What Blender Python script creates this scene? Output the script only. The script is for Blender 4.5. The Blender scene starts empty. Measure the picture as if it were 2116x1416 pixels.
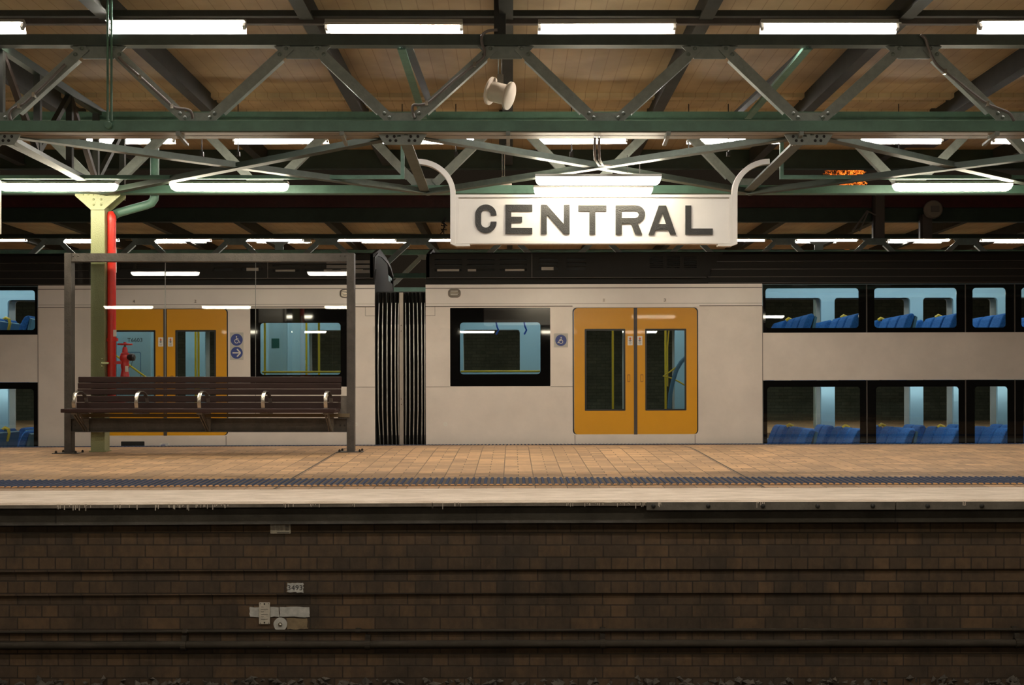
import bpy, math, random
from mathutils import Vector, Matrix
random.seed(7)
sc = bpy.context.scene
COL = sc.collection
# ------------------------------------------------------------------ camera, world, exposure
FPX, CX, HY, CZ = 2300.0, 1058.0, 812.0, 0.764      # focal length in px, principal column, horizon row, eye height
cam_d = bpy.data.cameras.new('camera'); cam = bpy.data.objects.new('camera', cam_d); COL.objects.link(cam)
cam_d.sensor_width = 36.0; cam_d.lens = 36.0 * FPX / 2116.0
cam_d.shift_y = (HY - 708.0) / 2116.0
cam_d.clip_start = 0.05; cam_d.clip_end = 300
cam.location = (0, 0, CZ); cam.rotation_euler = (math.pi / 2, 0, 0)
sc.camera = cam
w = bpy.data.worlds.new('night'); sc.world = w; w.use_nodes = True
w.node_tree.nodes['Background'].inputs[0].default_value = (0.10, 0.075, 0.05, 1)
w.node_tree.nodes['Background'].inputs[1].default_value = 0.10
sc.view_settings.view_transform = 'Standard'; sc.view_settings.look = 'None'
sc.view_settings.gamma = 1; sc.view_settings.use_curve_mapping = False
sc.view_settings.exposure = 0.35
sc.cycles.sample_clamp_indirect = 6.0
sc.cycles.max_bounces = 8; sc.cycles.transparent_max_bounces = 16
TUBE, LAMP, CARL = 150.0, 36.0, 10.5                   # radiances of the fluorescent tubes, sealed lamps, carriage strips

# ------------------------------------------------------------------ helpers
class MB:
    def __init__(s): s.v = []; s.f = []; s.sm = False
    def quad(s, a, b, c, d):
        n = len(s.v); s.v += [a, b, c, d]; s.f.append((n, n+1, n+2, n+3)); return s
    def box(s, x0, x1, y0, y1, z0, z1):
        n = len(s.v)
        s.v += [(x0,y0,z0),(x1,y0,z0),(x1,y1,z0),(x0,y1,z0),(x0,y0,z1),(x1,y0,z1),(x1,y1,z1),(x0,y1,z1)]
        s.f += [(n,n+3,n+2,n+1),(n+4,n+5,n+6,n+7),(n,n+1,n+5,n+4),(n+1,n+2,n+6,n+5),(n+2,n+3,n+7,n+6),(n+3,n,n+4,n+7)]
        return s
    def bar(s, p, q, wd, th, up=(0,1,0)):
        """bar from p to q; th measured along up, wd across it"""
        p = Vector(p); q = Vector(q); d = (q-p).normalized(); u = Vector(up); u = (u - d*u.dot(d)).normalized(); r = d.cross(u)
        n = len(s.v)
        for e in (p, q):
            for a, b in ((-1,-1),(1,-1),(1,1),(-1,1)):
                s.v.append(tuple(e + r*a*wd/2 + u*b*th/2))
        s.f += [(n,n+3,n+2,n+1),(n+4,n+5,n+6,n+7),(n,n+1,n+5,n+4),(n+1,n+2,n+6,n+5),(n+2,n+3,n+7,n+6),(n+3,n,n+4,n+7)]
        return s
    def tube(s, pts, r, seg=12, caps=True):
        pts = [Vector(p) for p in pts]; n0 = len(s.v); m = len(pts); prev = None
        rs = r if isinstance(r, (list, tuple)) else [r]*m
        for i, p in enumerate(pts):
            d = (pts[min(i+1,m-1)] - pts[max(i-1,0)]).normalized()
            if prev is None:
                u = d.orthogonal().normalized()
            else:
                u = (prev - d*prev.dot(d)).normalized()
            prev = u; v = d.cross(u)
            for k in range(seg):
                a = 2*math.pi*k/seg
                s.v.append(tuple(p + (u*math.cos(a) + v*math.sin(a))*rs[i]))
        for i in range(m-1):
            for k in range(seg):
                a = n0+i*seg+k; b = n0+i*seg+(k+1)%seg
                s.f.append((a, b, b+seg, a+seg))
        if caps:
            s.f.append(tuple(n0+k for k in reversed(range(seg)))); s.f.append(tuple(n0+(m-1)*seg+k for k in range(seg)))
        return s
    def prism(s, poly, y0, y1, axis='y'):
        """poly of (a,b): axis y -> (x,z) extruded in depth; axis x -> (y,z) extruded in x"""
        n = len(s.v); m = len(poly)
        for t in (y0, y1):
            for a, b in poly:
                s.v.append((a, t, b) if axis == 'y' else ((t, a, b) if axis == 'x' else (a, b, t)))
        s.f.append(tuple(range(n, n+m))); s.f.append(tuple(reversed(range(n+m, n+2*m))))
        for k in range(m):
            a = n+k; b = n+(k+1) % m
            s.f.append((a, a+m, b+m, b))
        return s
    def dome(s, c, r, h, ax=(0,-1,0), seg=10):
        c = Vector(c); a = Vector(ax); 
        return s.tube([c, c+a*h*0.55, c+a*h*0.9, c+a*h], [r, r*0.85, r*0.45, r*0.05], seg)
    def mesh(s, me, M=None):
        n = len(s.v)
        for v in me.vertices:
            co = v.co if M is None else M @ v.co
            s.v.append(tuple(co))
        for p in me.polygons: s.f.append(tuple(n+i for i in p.vertices))
        return s

def base_of(o):
    b = Vector((0,0,0))
    while o is not None:
        b += o.location; o = o.parent
    return b
def part(name, mb, mat, root=None, smooth=False, bevel=0.0, label=None):
    me = bpy.data.meshes.new(name)
    b = base_of(root) if root is not None else Vector((0,0,0))
    loc = None
    if root is None:            # own origin for a thing of one mesh
        xs = [v[0] for v in mb.v]; ys = [v[1] for v in mb.v]; zs = [v[2] for v in mb.v]
        loc = Vector(((min(xs)+max(xs))/2, (min(ys)+max(ys))/2, min(zs))); b = loc
    me.from_pydata([(v[0]-b.x, v[1]-b.y, v[2]-b.z) for v in mb.v], [], mb.f); me.validate(); me.update()
    o = bpy.data.objects.new(name, me); COL.objects.link(o)
    if loc is not None: o.location = loc
    if root is not None: o.parent = root
    me.materials.append(mat)
    if smooth:
        me.polygons.foreach_set('use_smooth', [True]*len(me.polygons))
        try: me.set_sharp_from_angle(angle=math.radians(40))
        except Exception: pass
    if bevel > 0:
        m = o.modifiers.new('bevel', 'BEVEL'); m.width = bevel; m.segments = 2; m.limit_method = 'ANGLE'
    if label: o['label'] = label
    return o
def tag(o, label, cat, group=None, kind=None):
    o['label'] = label; o['category'] = cat
    if group: o['group'] = group
    if kind: o['kind'] = kind
    return o
def thing(name, loc, label, cat, group=None):
    o = bpy.data.objects.new(name, None); COL.objects.link(o); o.location = loc; o.empty_display_size = 0.1
    return tag(o, label, cat, group)
def struct(name, mb, mat, parent=None, **k):
    o = part(name, mb, mat, parent, **k)
    if parent is None: o['kind'] = 'structure'
    return o
def copy_tree(o, parent=None, kids=None):
    c = o.copy(); COL.objects.link(c); c.parent = parent
    for ch in list(o.children): copy_tree(ch, c)
    return c
def sheet(loops, y, th, res=1):
    """flat plate in the x-z plane, front face at depth y, outer loop plus holes"""
    cu = bpy.data.curves.new('c', 'CURVE'); cu.dimensions = '2D'; cu.fill_mode = 'BOTH'; cu.extrude = th/2
    for lp in loops:
        sp = cu.splines.new('POLY'); sp.points.add(len(lp)-1); sp.use_cyclic_u = True
        for i, (a, b) in enumerate(lp): sp.points[i].co = (a, b, 0, 1)
    ob = bpy.data.objects.new('c', cu); me = bpy.data.meshes.new_from_object(ob)
    mb = MB(); mb.mesh(me, Matrix.Translation((0, y+th/2, 0)) @ Matrix.Rotation(math.pi/2, 4, 'X'))
    bpy.data.objects.remove(ob); bpy.data.curves.remove(cu); bpy.data.meshes.remove(me)
    return mb
def rrect(x0, x1, z0, z1, r=0.0, seg=5):
    if x0 > x1: x0, x1 = x1, x0
    if z0 > z1: z0, z1 = z1, z0
    if r <= 0: return [(x0,z0),(x1,z0),(x1,z1),(x0,z1)]
    o = []
    for cx, cz, a0 in ((x1-r,z0+r,-90),(x1-r,z1-r,0),(x0+r,z1-r,90),(x0+r,z0+r,180)):
        for k in range(seg+1):
            a = math.radians(a0 + 90*k/seg); o.append((cx+r*math.cos(a), cz+r*math.sin(a)))
    return o
def pane(lp, y):
    mb = MB(); mb.v = [(a, y, b) for a, b in lp]; mb.f = [tuple(range(len(lp)))]; return mb
def circ(cx, cz, r, n=24): return [(cx+r*math.cos(2*math.pi*k/n), cz+r*math.sin(2*math.pi*k/n)) for k in range(n)]
def text_mb(s, cx, cz, y, size, mirror=False, th=0.001, sx=1.0):
    cu = bpy.data.curves.new('t', 'FONT'); cu.body = s; cu.size = size; cu.align_x = 'CENTER'; cu.align_y = 'CENTER'; cu.extrude = th/2; cu.resolution_u = 2
    ob = bpy.data.objects.new('t', cu); me = bpy.data.meshes.new_from_object(ob)
    mb = MB(); mb.mesh(me, Matrix.Translation((cx, y, cz)) @ Matrix.Rotation(math.pi/2, 4, 'X') @ Matrix.Diagonal((sx,1,1,1)))
    bpy.data.objects.remove(ob); bpy.data.curves.remove(cu); bpy.data.meshes.remove(me)
    return mb
def X(px, s): return (px - CX)/s
def Z(py, s): return CZ + (HY - py)/s

# ------------------------------------------------------------------ materials
MATS = {}
def mat(name, col, rough=0.6, metal=0.0, noise=0.0, nscale=8.0, bump=0.0, bscale=30.0, col2=None, spec=0.5, stretch=(1,1,1), coat=0.0):
    if name in MATS: return MATS[name]
    m = bpy.data.materials.new(name); m.use_nodes = True; nt = m.node_tree; b = nt.nodes['Principled BSDF']
    b.inputs['Roughness'].default_value = rough; b.inputs['Metallic'].default_value = metal
    b.inputs['Specular IOR Level'].default_value = spec; b.inputs['Coat Weight'].default_value = coat
    b.inputs['Base Color'].default_value = (*col, 1)
    if noise > 0 or bump > 0:
        tc = nt.nodes.new('ShaderNodeNewGeometry'); mp = nt.nodes.new('ShaderNodeMapping'); mp.inputs['Scale'].default_value = stretch
        nt.links.new(tc.outputs['Position'], mp.inputs['Vector'])
    if noise > 0:
        n = nt.nodes.new('ShaderNodeTexNoise'); n.inputs['Scale'].default_value = nscale; n.inputs['Detail'].default_value = 6; n.inputs['Roughness'].default_value = 0.65
        nt.links.new(mp.outputs[0], n.inputs['Vector'])
        r = nt.nodes.new('ShaderNodeValToRGB'); r.color_ramp.elements[0].position = 0.36; r.color_ramp.elements[1].position = 0.68
        c2 = col2 or tuple(c*(1-noise) for c in col)
        r.color_ramp.elements[0].color = (*c2, 1); r.color_ramp.elements[1].color = (*col, 1)
        nt.links.new(n.outputs['Fac'], r.inputs['Fac']); nt.links.new(r.outputs['Color'], b.inputs['Base Color'])
    if bump > 0:
        n2 = nt.nodes.new('ShaderNodeTexNoise'); n2.inputs['Scale'].default_value = bscale; n2.inputs['Detail'].default_value = 4
        nt.links.new(mp.outputs[0], n2.inputs['Vector'])
        bp = nt.nodes.new('ShaderNodeBump'); bp.inputs['Strength'].default_value = bump; bp.inputs['Distance'].default_value = 0.02
        nt.links.new(n2.outputs['Fac'], bp.inputs['Height']); nt.links.new(bp.outputs['Normal'], b.inputs['Normal'])
    MATS[name] = m; return m
def emit(name, col, st):
    m = bpy.data.materials.new(name); m.use_nodes = True; b = m.node_tree.nodes['Principled BSDF']
    b.inputs['Base Color'].default_value = (0.8,0.8,0.8,1); b.inputs['Emission Color'].default_value = (*col, 1); b.inputs['Emission Strength'].default_value = st
    return m
def glass(name, tint, refl=1.0, rough=0.0, ior=1.5):
    m = bpy.data.materials.new(name); m.use_nodes = True; nt = m.node_tree; nt.nodes.clear()
    out = nt.nodes.new('ShaderNodeOutputMaterial'); mx = nt.nodes.new('ShaderNodeMixShader'); tr = nt.nodes.new('ShaderNodeBsdfTransparent'); gl = nt.nodes.new('ShaderNodeBsdfGlossy')
    tr.inputs[0].default_value = (*tint, 1); gl.inputs['Roughness'].default_value = rough; gl.inputs['Color'].default_value = (refl, refl, refl, 1)
    fr = nt.nodes.new('ShaderNodeFresnel'); fr.inputs['IOR'].default_value = ior
    nt.links.new(fr.outputs[0], mx.inputs[0]); nt.links.new(tr.outputs[0], mx.inputs[1]); nt.links.new(gl.outputs[0], mx.inputs[2]); nt.links.new(mx.outputs[0], out.inputs[0])
    return m
def bricks(name, c1, c2, mortar, bw, rh, ms, offset, squash, freq, plane='xy', dirt=0.5, dscale=1.2, rough=0.8, dcol=(0.02,0.017,0.013), shift=(0,0,0), fine=0.25, bias=0.0, ds=(1,1,1)):
    m = bpy.data.materials.new(name); m.use_nodes = True; nt = m.node_tree; b = nt.nodes['Principled BSDF']; b.inputs['Roughness'].default_value = rough; b.inputs['Specular IOR Level'].default_value = 0.2
    L = nt.links.new
    g = nt.nodes.new('ShaderNodeNewGeometry'); sx = nt.nodes.new('ShaderNodeSeparateXYZ'); L(g.outputs['Position'], sx.inputs[0])
    cb = nt.nodes.new('ShaderNodeCombineXYZ'); L(sx.outputs['X'], cb.inputs[0]); L(sx.outputs['Y' if plane == 'xy' else 'Z'], cb.inputs[1])
    mp = nt.nodes.new('ShaderNodeMapping'); mp.inputs['Location'].default_value = shift; L(cb.outputs[0], mp.inputs['Vector'])
    br = nt.nodes.new('ShaderNodeTexBrick'); L(mp.outputs[0], br.inputs['Vector'])
    br.inputs['Scale'].default_value = 1.0; br.inputs['Brick Width'].default_value = bw; br.inputs['Row Height'].default_value = rh
    br.inputs['Mortar Size'].default_value = ms; br.inputs['Mortar Smooth'].default_value = 0.3; br.inputs['Bias'].default_value = bias
    br.offset = offset; br.squash = squash; br.squash_frequency = freq
    br.inputs['Color1'].default_value = (*c1, 1); br.inputs['Color2'].default_value = (*c2, 1); br.inputs['Mortar'].default_value = (*mortar, 1)
    n = nt.nodes.new('ShaderNodeTexNoise'); n.inputs['Scale'].default_value = dscale; n.inputs['Detail'].default_value = 8; n.inputs['Roughness'].default_value = 0.7
    md = nt.nodes.new('ShaderNodeMapping'); md.inputs['Scale'].default_value = ds; L(g.outputs['Position'], md.inputs['Vector']); L(md.outputs[0], n.inputs['Vector'])
    r = nt.nodes.new('ShaderNodeValToRGB'); r.color_ramp.elements[0].position = 0.40; r.color_ramp.elements[1].position = 0.66
    r.color_ramp.elements[0].color = (0,0,0,1); r.color_ramp.elements[1].color = (1,1,1,1); L(n.outputs['Fac'], r.inputs['Fac'])
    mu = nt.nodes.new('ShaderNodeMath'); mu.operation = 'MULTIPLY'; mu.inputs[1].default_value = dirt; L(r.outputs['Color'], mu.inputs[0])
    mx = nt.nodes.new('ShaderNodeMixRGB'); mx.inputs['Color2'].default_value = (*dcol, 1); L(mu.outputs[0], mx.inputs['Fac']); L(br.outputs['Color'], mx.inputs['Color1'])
    n2 = nt.nodes.new('ShaderNodeTexNoise'); n2.inputs['Scale'].default_value = 22; n2.inputs['Detail'].default_value = 5; L(g.outputs['Position'], n2.inputs['Vector'])
    m2 = nt.nodes.new('ShaderNodeMixRGB'); m2.blend_type = 'OVERLAY'; m2.inputs['Fac'].default_value = fine; L(mx.outputs[0], m2.inputs['Color1']); L(n2.outputs['Fac'], m2.inputs['Color2'])
    L(m2.outputs[0], b.inputs['Base Color'])
    iv = nt.nodes.new('ShaderNodeMath'); iv.operation = 'SUBTRACT'; iv.inputs[0].default_value = 1; L(br.outputs['Fac'], iv.inputs[1])
    ad = nt.nodes.new('ShaderNodeMath'); ad.operation = 'MULTIPLY_ADD'; L(n2.outputs['Fac'], ad.inputs[0]); ad.inputs[1].default_value = 0.35; L(iv.outputs[0], ad.inputs[2])
    bp = nt.nodes.new('ShaderNodeBump'); bp.inputs['Strength'].default_value = 0.7; bp.inputs['Distance'].default_value = 0.006; L(ad.outputs[0], bp.inputs['Height']); L(bp.outputs['Normal'], b.inputs['Normal'])
    return m

M_green = mat('green_paint', (0.115,0.235,0.18), 0.45, noise=0.3, nscale=5, bump=0.1)
M_dkgreen = mat('dark_green_paint', (0.025,0.045,0.03), 0.5, noise=0.3, nscale=5)
M_chord = mat('top_chord_paint', (0.055,0.072,0.062), 0.5, noise=0.3, nscale=6)
M_under_lit = mat('lit_chord_underside', (0.36,0.32,0.26), 0.45, noise=0.35, nscale=5, stretch=(.4,6,6))  # lamp light on the chord's underside is put into this brighter colour
M_grey = mat('grey_green_paint', (0.27,0.30,0.285), 0.4, noise=0.25, nscale=12, bump=0.15, bscale=60)
M_raft = mat('rafter_paint', (0.038,0.040,0.034), 0.6, noise=0.3, nscale=6, spec=0.3)
M_brace = mat('brace_paint', (0.10,0.125,0.105), 0.45, noise=0.3, nscale=10)
M_rail = mat('brown_rail', (0.05,0.035,0.028), 0.6, noise=0.3)
M_maroon = mat('maroon_paint', (0.075,0.012,0.012), 0.4, noise=0.3)
M_black = mat('black_metal', (0.015,0.014,0.013), 0.5)
M_rivet = mat('rivet_paint', (0.13,0.155,0.14), 0.45)
M_white = mat('white_enamel', (0.78,0.75,0.70), 0.35)
M_housing = mat('fixture_housing', (0.30,0.285,0.26), 0.5)
M_sign = mat('sign_white', (0.70,0.67,0.64), 0.4, noise=0.06, nscale=3)
M_letter = mat('letter_black', (0.02,0.019,0.018), 0.45, bump=0.3, bscale=120)
M_column = mat('olive_paint', (0.30,0.32,0.16), 0.35, noise=0.15, nscale=4, bump=0.25, bscale=90)
M_red = mat('red_paint', (0.62,0.025,0.015), 0.35, noise=1.0, nscale=14, col2=(0.52,0.02,0.012), bump=0.2)
M_hyd = mat('hydrant_red', (0.50,0.03,0.03), 0.35, bump=0.2)
M_rust = mat('bare_steel', (0.085,0.074,0.065), 0.5, metal=0.25, noise=0.35, nscale=10, bump=0.15, bscale=60)
M_wood = mat('dark_timber', (0.036,0.018,0.015), 0.6, spec=0.25, noise=0.3, nscale=6, stretch=(0.6,8,8))
M_steel = mat('cast_aluminium', (0.62,0.58,0.52), 0.25, metal=0.9, noise=0.15, nscale=20)
M_bracket = mat('cast_bracket', (0.20,0.175,0.15), 0.45, metal=0.4, noise=0.3, nscale=20)
M_silver = mat('stainless_side', (0.78,0.69,0.615), 0.40, metal=0.3, noise=0.12, nscale=1.6, bump=0.12, bscale=2.2)
M_silver2 = mat('painted_cantrail', (0.80,0.73,0.68), 0.35, metal=0.2, noise=0.06, nscale=2)
M_seam = mat('panel_seam', (0.16,0.13,0.11), 0.6)
M_roof = mat('roof_brown_black', (0.011,0.0095,0.008), 0.6, spec=0.25)
M_roofline = mat('roof_ridge', (0.085,0.07,0.058), 0.4)
M_yellow = mat('door_yellow', (0.66,0.30,0.002), 0.36, noise=0.06, nscale=2, coat=0.2)
M_yellowpole = mat('pole_yellow', (0.85,0.55,0.02), 0.35)
M_gasket = mat('black_rubber', (0.012,0.012,0.012), 0.4)
M_blackglass = mat('black_glass_border', (0.004,0.004,0.004), 0.03, spec=0.5)
M_inblue = mat('interior_blue', (0.40,0.54,0.60), 0.5)
M_infloor = mat('interior_floor', (0.05,0.06,0.07), 0.6)
M_panelblue = mat('screen_blue', (0.10,0.20,0.32), 0.4)
M_seat = mat('seat_moquette', (0.035,0.19,0.50), 0.85, noise=1, nscale=45, col2=(0.010,0.085,0.30))
M_seatshell = mat('seat_shell', (0.10,0.20,0.26), 0.5)
M_grip = mat('grip_yellow', (0.85,0.50,0.04), 0.4)
M_bellow = mat('bellows_rubber', (0.018,0.016,0.014), 0.45)
M_bellowrib = mat('bellows_rib', (0.60,0.58,0.54), 0.3, metal=0.8)
M_stick = mat('sticker_grey', (0.50,0.47,0.42), 0.4)
M_stickw = mat('sticker_white', (0.75,0.70,0.62), 0.4)
M_blue = mat('sticker_blue', (0.035,0.06,0.24), 0.4)
M_orange = mat('warning_orange', (0.7,0.12,0.02), 0.5)
M_ink = mat('ink', (0.03,0.03,0.035), 0.6)
M_tileblue = mat('tactile_blue', (0.05,0.068,0.125), 0.85, spec=0.15, noise=0.25, nscale=30)
M_tileor = mat('tactile_orange', (0.62,0.30,0.10), 0.7, noise=0.2, nscale=30)
M_tilebase = mat('tactile_base', (0.15,0.11,0.085), 0.9, spec=0.15, noise=0.3, nscale=30)
M_coping = mat('painted_coping', (0.78,0.66,0.55), 0.7, spec=0.25, noise=0.5, nscale=3.5, col2=(0.58,0.47,0.37), bump=0.35, bscale=40, stretch=(1,3,3))
M_edge = mat('dark_edge_stone', (0.20,0.17,0.14), 0.85, spec=0.25, noise=0.5, nscale=5, bump=0.3)
M_beam = mat('dark_concrete', (0.095,0.086,0.074), 0.85, spec=0.25, noise=0.45, nscale=2.5, bump=0.2)
M_fender = mat('fender_strip', (0.14,0.125,0.105), 0.85, spec=0.25, noise=0.4, nscale=6, bump=0.2)
M_drip = mat('paint_drip', (0.55,0.47,0.39), 0.6)
M_plate = mat('wall_plate', (0.55,0.50,0.42), 0.5, noise=0.25, nscale=30)
M_paintpatch = mat('paint_patch', (0.50,0.49,0.46), 0.7, noise=0.3, nscale=25)
M_tanpatch = mat('tan_patch', (0.26,0.19,0.11), 0.8, noise=0.4, nscale=12)
M_pipe = mat('dirty_pipe', (0.045,0.037,0.028), 0.85, spec=0.2, noise=0.3, nscale=6)
M_ballast = mat('ballast_stone', (0.10,0.085,0.07), 0.9, noise=0.5, nscale=9, bump=0.5)
M_conduit = mat('conduit_grey', (0.14,0.12,0.115), 0.45)
M_cream = mat('speaker_cream', (0.62,0.52,0.42), 0.45)
M_leaf = mat('leaf', (0.30,0.13,0.04), 0.6)
M_bark = mat('bark', (0.10,0.06,0.03), 0.8)
M_darkwall = mat('far_wall', (0.05,0.055,0.045), 0.8, noise=0.3, nscale=2)
E_tube = emit('tube_light', (1.0,0.93,0.84), TUBE)
E_lamp = emit('lamp_light', (1.0,0.90,0.68), LAMP)
E_car = emit('carriage_light', (0.97,0.98,1.0), CARL)
G_win = glass('tinted_glass', (0.50,0.62,0.60), 1.0, ior=1.75)
G_pane = glass('clear_glass', (0.97,0.98,0.97), 1.0, ior=1.45)

# tan boarded soffit
def board_mat():
    m = bpy.data.materials.new('boarded_soffit'); m.use_nodes = True; nt = m.node_tree; b = nt.nodes['Principled BSDF']; b.inputs['Roughness'].default_value = 0.6; L = nt.links.new
    g = nt.nodes.new('ShaderNodeNewGeometry'); mp = nt.nodes.new('ShaderNodeMapping'); mp.inputs['Rotation'].default_value = (0,0,math.pi/2); L(g.outputs['Position'], mp.inputs['Vector'])
    br = nt.nodes.new('ShaderNodeTexBrick'); L(mp.outputs[0], br.inputs['Vector']); br.inputs['Scale'].default_value = 1; br.inputs['Brick Width'].default_value = 2.4; br.inputs['Row Height'].default_value = 0.14
    br.inputs['Mortar Size'].default_value = 0.0035; br.inputs['Color1'].default_value = (0.475,0.365,0.215,1); br.inputs['Color2'].default_value = (0.435,0.335,0.195,1); br.inputs['Mortar'].default_value = (0.30,0.21,0.115,1)
    n = nt.nodes.new('ShaderNodeTexNoise'); n.inputs['Scale'].default_value = 1.6; n.inputs['Detail'].default_value = 6; L(g.outputs['Position'], n.inputs['Vector'])
    r = nt.nodes.new('ShaderNodeValToRGB'); r.color_ramp.elements[0].color = (0.75,0.72,0.68,1); r.color_ramp.elements[1].color = (1.08,1.06,1.02,1); r.color_ramp.elements[0].position = .35; r.color_ramp.elements[1].position = .65; L(n.outputs['Fac'], r.inputs['Fac'])
    mx = nt.nodes.new('ShaderNodeMixRGB'); mx.blend_type = 'MULTIPLY'; mx.inputs['Fac'].default_value = 1; L(br.outputs['Color'], mx.inputs['Color1']); L(r.outputs['Color'], mx.inputs['Color2']); L(mx.outputs[0], b.inputs['Base Color'])
    return m
M_board = board_mat()
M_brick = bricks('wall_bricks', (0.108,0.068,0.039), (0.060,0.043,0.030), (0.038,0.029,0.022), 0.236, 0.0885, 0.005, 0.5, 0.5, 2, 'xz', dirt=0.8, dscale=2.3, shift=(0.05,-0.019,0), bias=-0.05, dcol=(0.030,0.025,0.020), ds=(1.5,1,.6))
M_pave = bricks('paving_bricks', (0.54,0.325,0.17), (0.30,0.185,0.105), (0.11,0.07,0.045), 0.25, 0.115, 0.0045, 0.0, 0.5, 2, 'xy', dirt=0.55, dscale=1.3, dcol=(0.25,0.16,0.095), rough=0.6, shift=(0.07,0,0), fine=0.2)

# ------------------------------------------------------------------ the platform and its wall
PROF = [(8.58,.0267),(9.27,.054),(10.7,.108),(11.4,.137),(11.88,.1545),(12.3,.162),(12.8,.150),(13.6,.112),(14.4,.080),(15.75,.026),(16.5,.0),(17.22,-.03)]
def prof(D):
    if D <= 7.88: return 0.0
    pts = [(7.88,0.0)] + PROF
    for (a,za),(b,zb) in zip(pts, pts[1:]):
        if D <= b: return za + (zb-za)*(D-a)/(b-a)
    return pts[-1][1]
def zoff(x): return 0.005*x if x < 0 else 0.002*x
def ground(x, D): return prof(D) + zoff(x)
XS = [-16 + k*0.5 for k in range(65)]
def strip_mesh(ds, lift=0.0):
    mb = MB()
    for x in XS:
        for d in ds: mb.v.append((x, d, ground(x, d)+lift))
    n = len(ds)
    for i in range(len(XS)-1):
        for j in range(n-1):
            a = i*n+j; mb.f.append((a, a+n, a+n+1, a+1))
    return mb
fl = strip_mesh([8.58 + k*(16.5-8.58)/40 for k in range(41)])
struct('floor', fl, M_pave)
cp = strip_mesh([7.90, 8.58], 0.001)
n0 = len(cp.v)
for x in XS: cp.v += [(x, 7.88, zoff(x)-0.012), (x, 7.88, zoff(x)-0.016)]
k2 = 2
for i in range(len(XS)-1):
    a = i*2; b = n0+i*2
    cp.f.append((b, b+2, a+2, a)); cp.f.append((b+1, b+3, b+2, b))
struct('trim_1', cp, M_coping)
struct('trim_2', strip_mesh([16.5, 17.22], 0.0), M_coping)
def xstrip(y0, y1, z0, z1, x0=-16, x1=16):
    mb = MB(); xs = [x0, 0, x1]if x0 < 0 < x1 else [x0, x1]
    n = len(xs)
    for x in xs:
        o = zoff(x); mb.v += [(x,y0,z0+o),(x,y1,z0+o),(x,y1,z1+o),(x,y0,z1+o)]
    for i in range(n-1):
        for j in range(4):
            a = i*4+j; b = i*4+(j+1) % 4; mb.f.append((a, a+4, b+4, b))
    mb.f.append((0,1,2,3)); mb.f.append(tuple(reversed(range((n-1)*4, n*4))))
    return mb
struct('trim_3', xstrip(7.883, 8.4, -0.038, -0.0135), M_edge)
struct('trim_4', xstrip(7.96, 8.5, -0.168, -0.038), M_beam)
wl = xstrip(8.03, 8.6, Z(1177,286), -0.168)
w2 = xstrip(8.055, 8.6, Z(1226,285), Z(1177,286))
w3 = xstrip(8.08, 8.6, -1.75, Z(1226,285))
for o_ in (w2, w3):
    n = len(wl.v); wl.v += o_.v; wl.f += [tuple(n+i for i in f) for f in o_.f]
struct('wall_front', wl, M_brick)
# vertical joints in the concrete beam
bj = MB()
for px in (115, 985, 1850): bj.box(X(px,289)-.004, X(px,289)+.004, 7.957, 7.97, -0.168, -0.038)
struct('trim_5', bj, M_black)
# sealant joints across the paving
sj = MB()
for xx in (-1.84, 1.95):
    ds = [8.6 + k*0.33 for k in range(24)]
    for a, b in zip(ds, ds[1:]):
        if b > 16.4: break
        sj.quad((xx-.010, a, ground(xx,a)+.002), (xx+.010, a, ground(xx,a)+.002), (xx+.010, b, ground(xx,b)+.002), (xx-.010, b, ground(xx,b)+.002))
struct('trim_6', sj, mat('joint_sealant', (0.07,0.05,0.035), 0.8))
# tactile strips
def tactile(d0, d1, label, x0, x1, pitch=0.0515, ortip=True):
    t = thing('tactile_strip', (0, (d0+d1)/2, ground(0,(d0+d1)/2)), label, 'tactile strip')
    mb = MB()
    for i in range(len(XS)-1):
        a, b = XS[i], XS[i+1]
        if b < x0-.5 or a > x1+.5: continue
        mb.quad((a,d0-.03,ground(a,d0-.03)+.002),(b,d0-.03,ground(b,d0-.03)+.002),(b,d1,ground(b,d1)+.002),(a,d1,ground(a,d1)+.002))
    part('base_tile', mb, M_tilebase, t)
    mb = MB(); ob = MB(); x = x0
    while x < x1:
        g0, g1 = ground(x,d0), ground(x,d1); hw = 0.0135
        n = len(mb.v)
        for d, g in ((d0,g0),(d1,g1)):
            for dx, dz in ((-hw,.001),(-hw*.75,.008),(-hw*.3,.0105),(hw*.3,.0105),(hw*.75,.008),(hw,.001)): mb.v.append((x+dx, d, g+dz))
        for k in range(5): mb.f.append((n+k, n+k+1, n+k+7, n+k+6))
        mb.f.append(tuple(n+k for k in reversed(range(6)))); mb.f.append(tuple(n+6+k for k in range(6)))
        if ortip:
            n = len(ob.v)
            for d, g, hh in ((d0-.028,g0,0.2),(d0-.018,g0,0.8),(d0,g0,1.0)):
                for dx, dz in ((-hw*1.25,.001),(-hw*.9,.009),(hw*.9,.009),(hw*1.25,.001)): ob.v.append((x+dx, d, g+.002+dz*hh))
            for r in range(2):
                for k in range(3): a = n+r*4+k; ob.f.append((a, a+1, a+5, a+4))
            ob.f.append((n+3,n+2,n+1,n))
        x += pitch
    o = part('ridge_pattern', mb, M_tileblue, t); o['kind'] = 'stuff'
    if ortip:
        o = part('orange_tip_pattern', ob, M_tileor, t); o['kind'] = 'stuff'
tactile(8.79, 9.25, 'worn blue ribbed tactile strip with orange tips along the near platform edge', -4.9, 5.0)
tactile(15.6, 16.1, 'dark tactile strip along the far platform edge beside the train', -8, 8, ortip=False)
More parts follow.
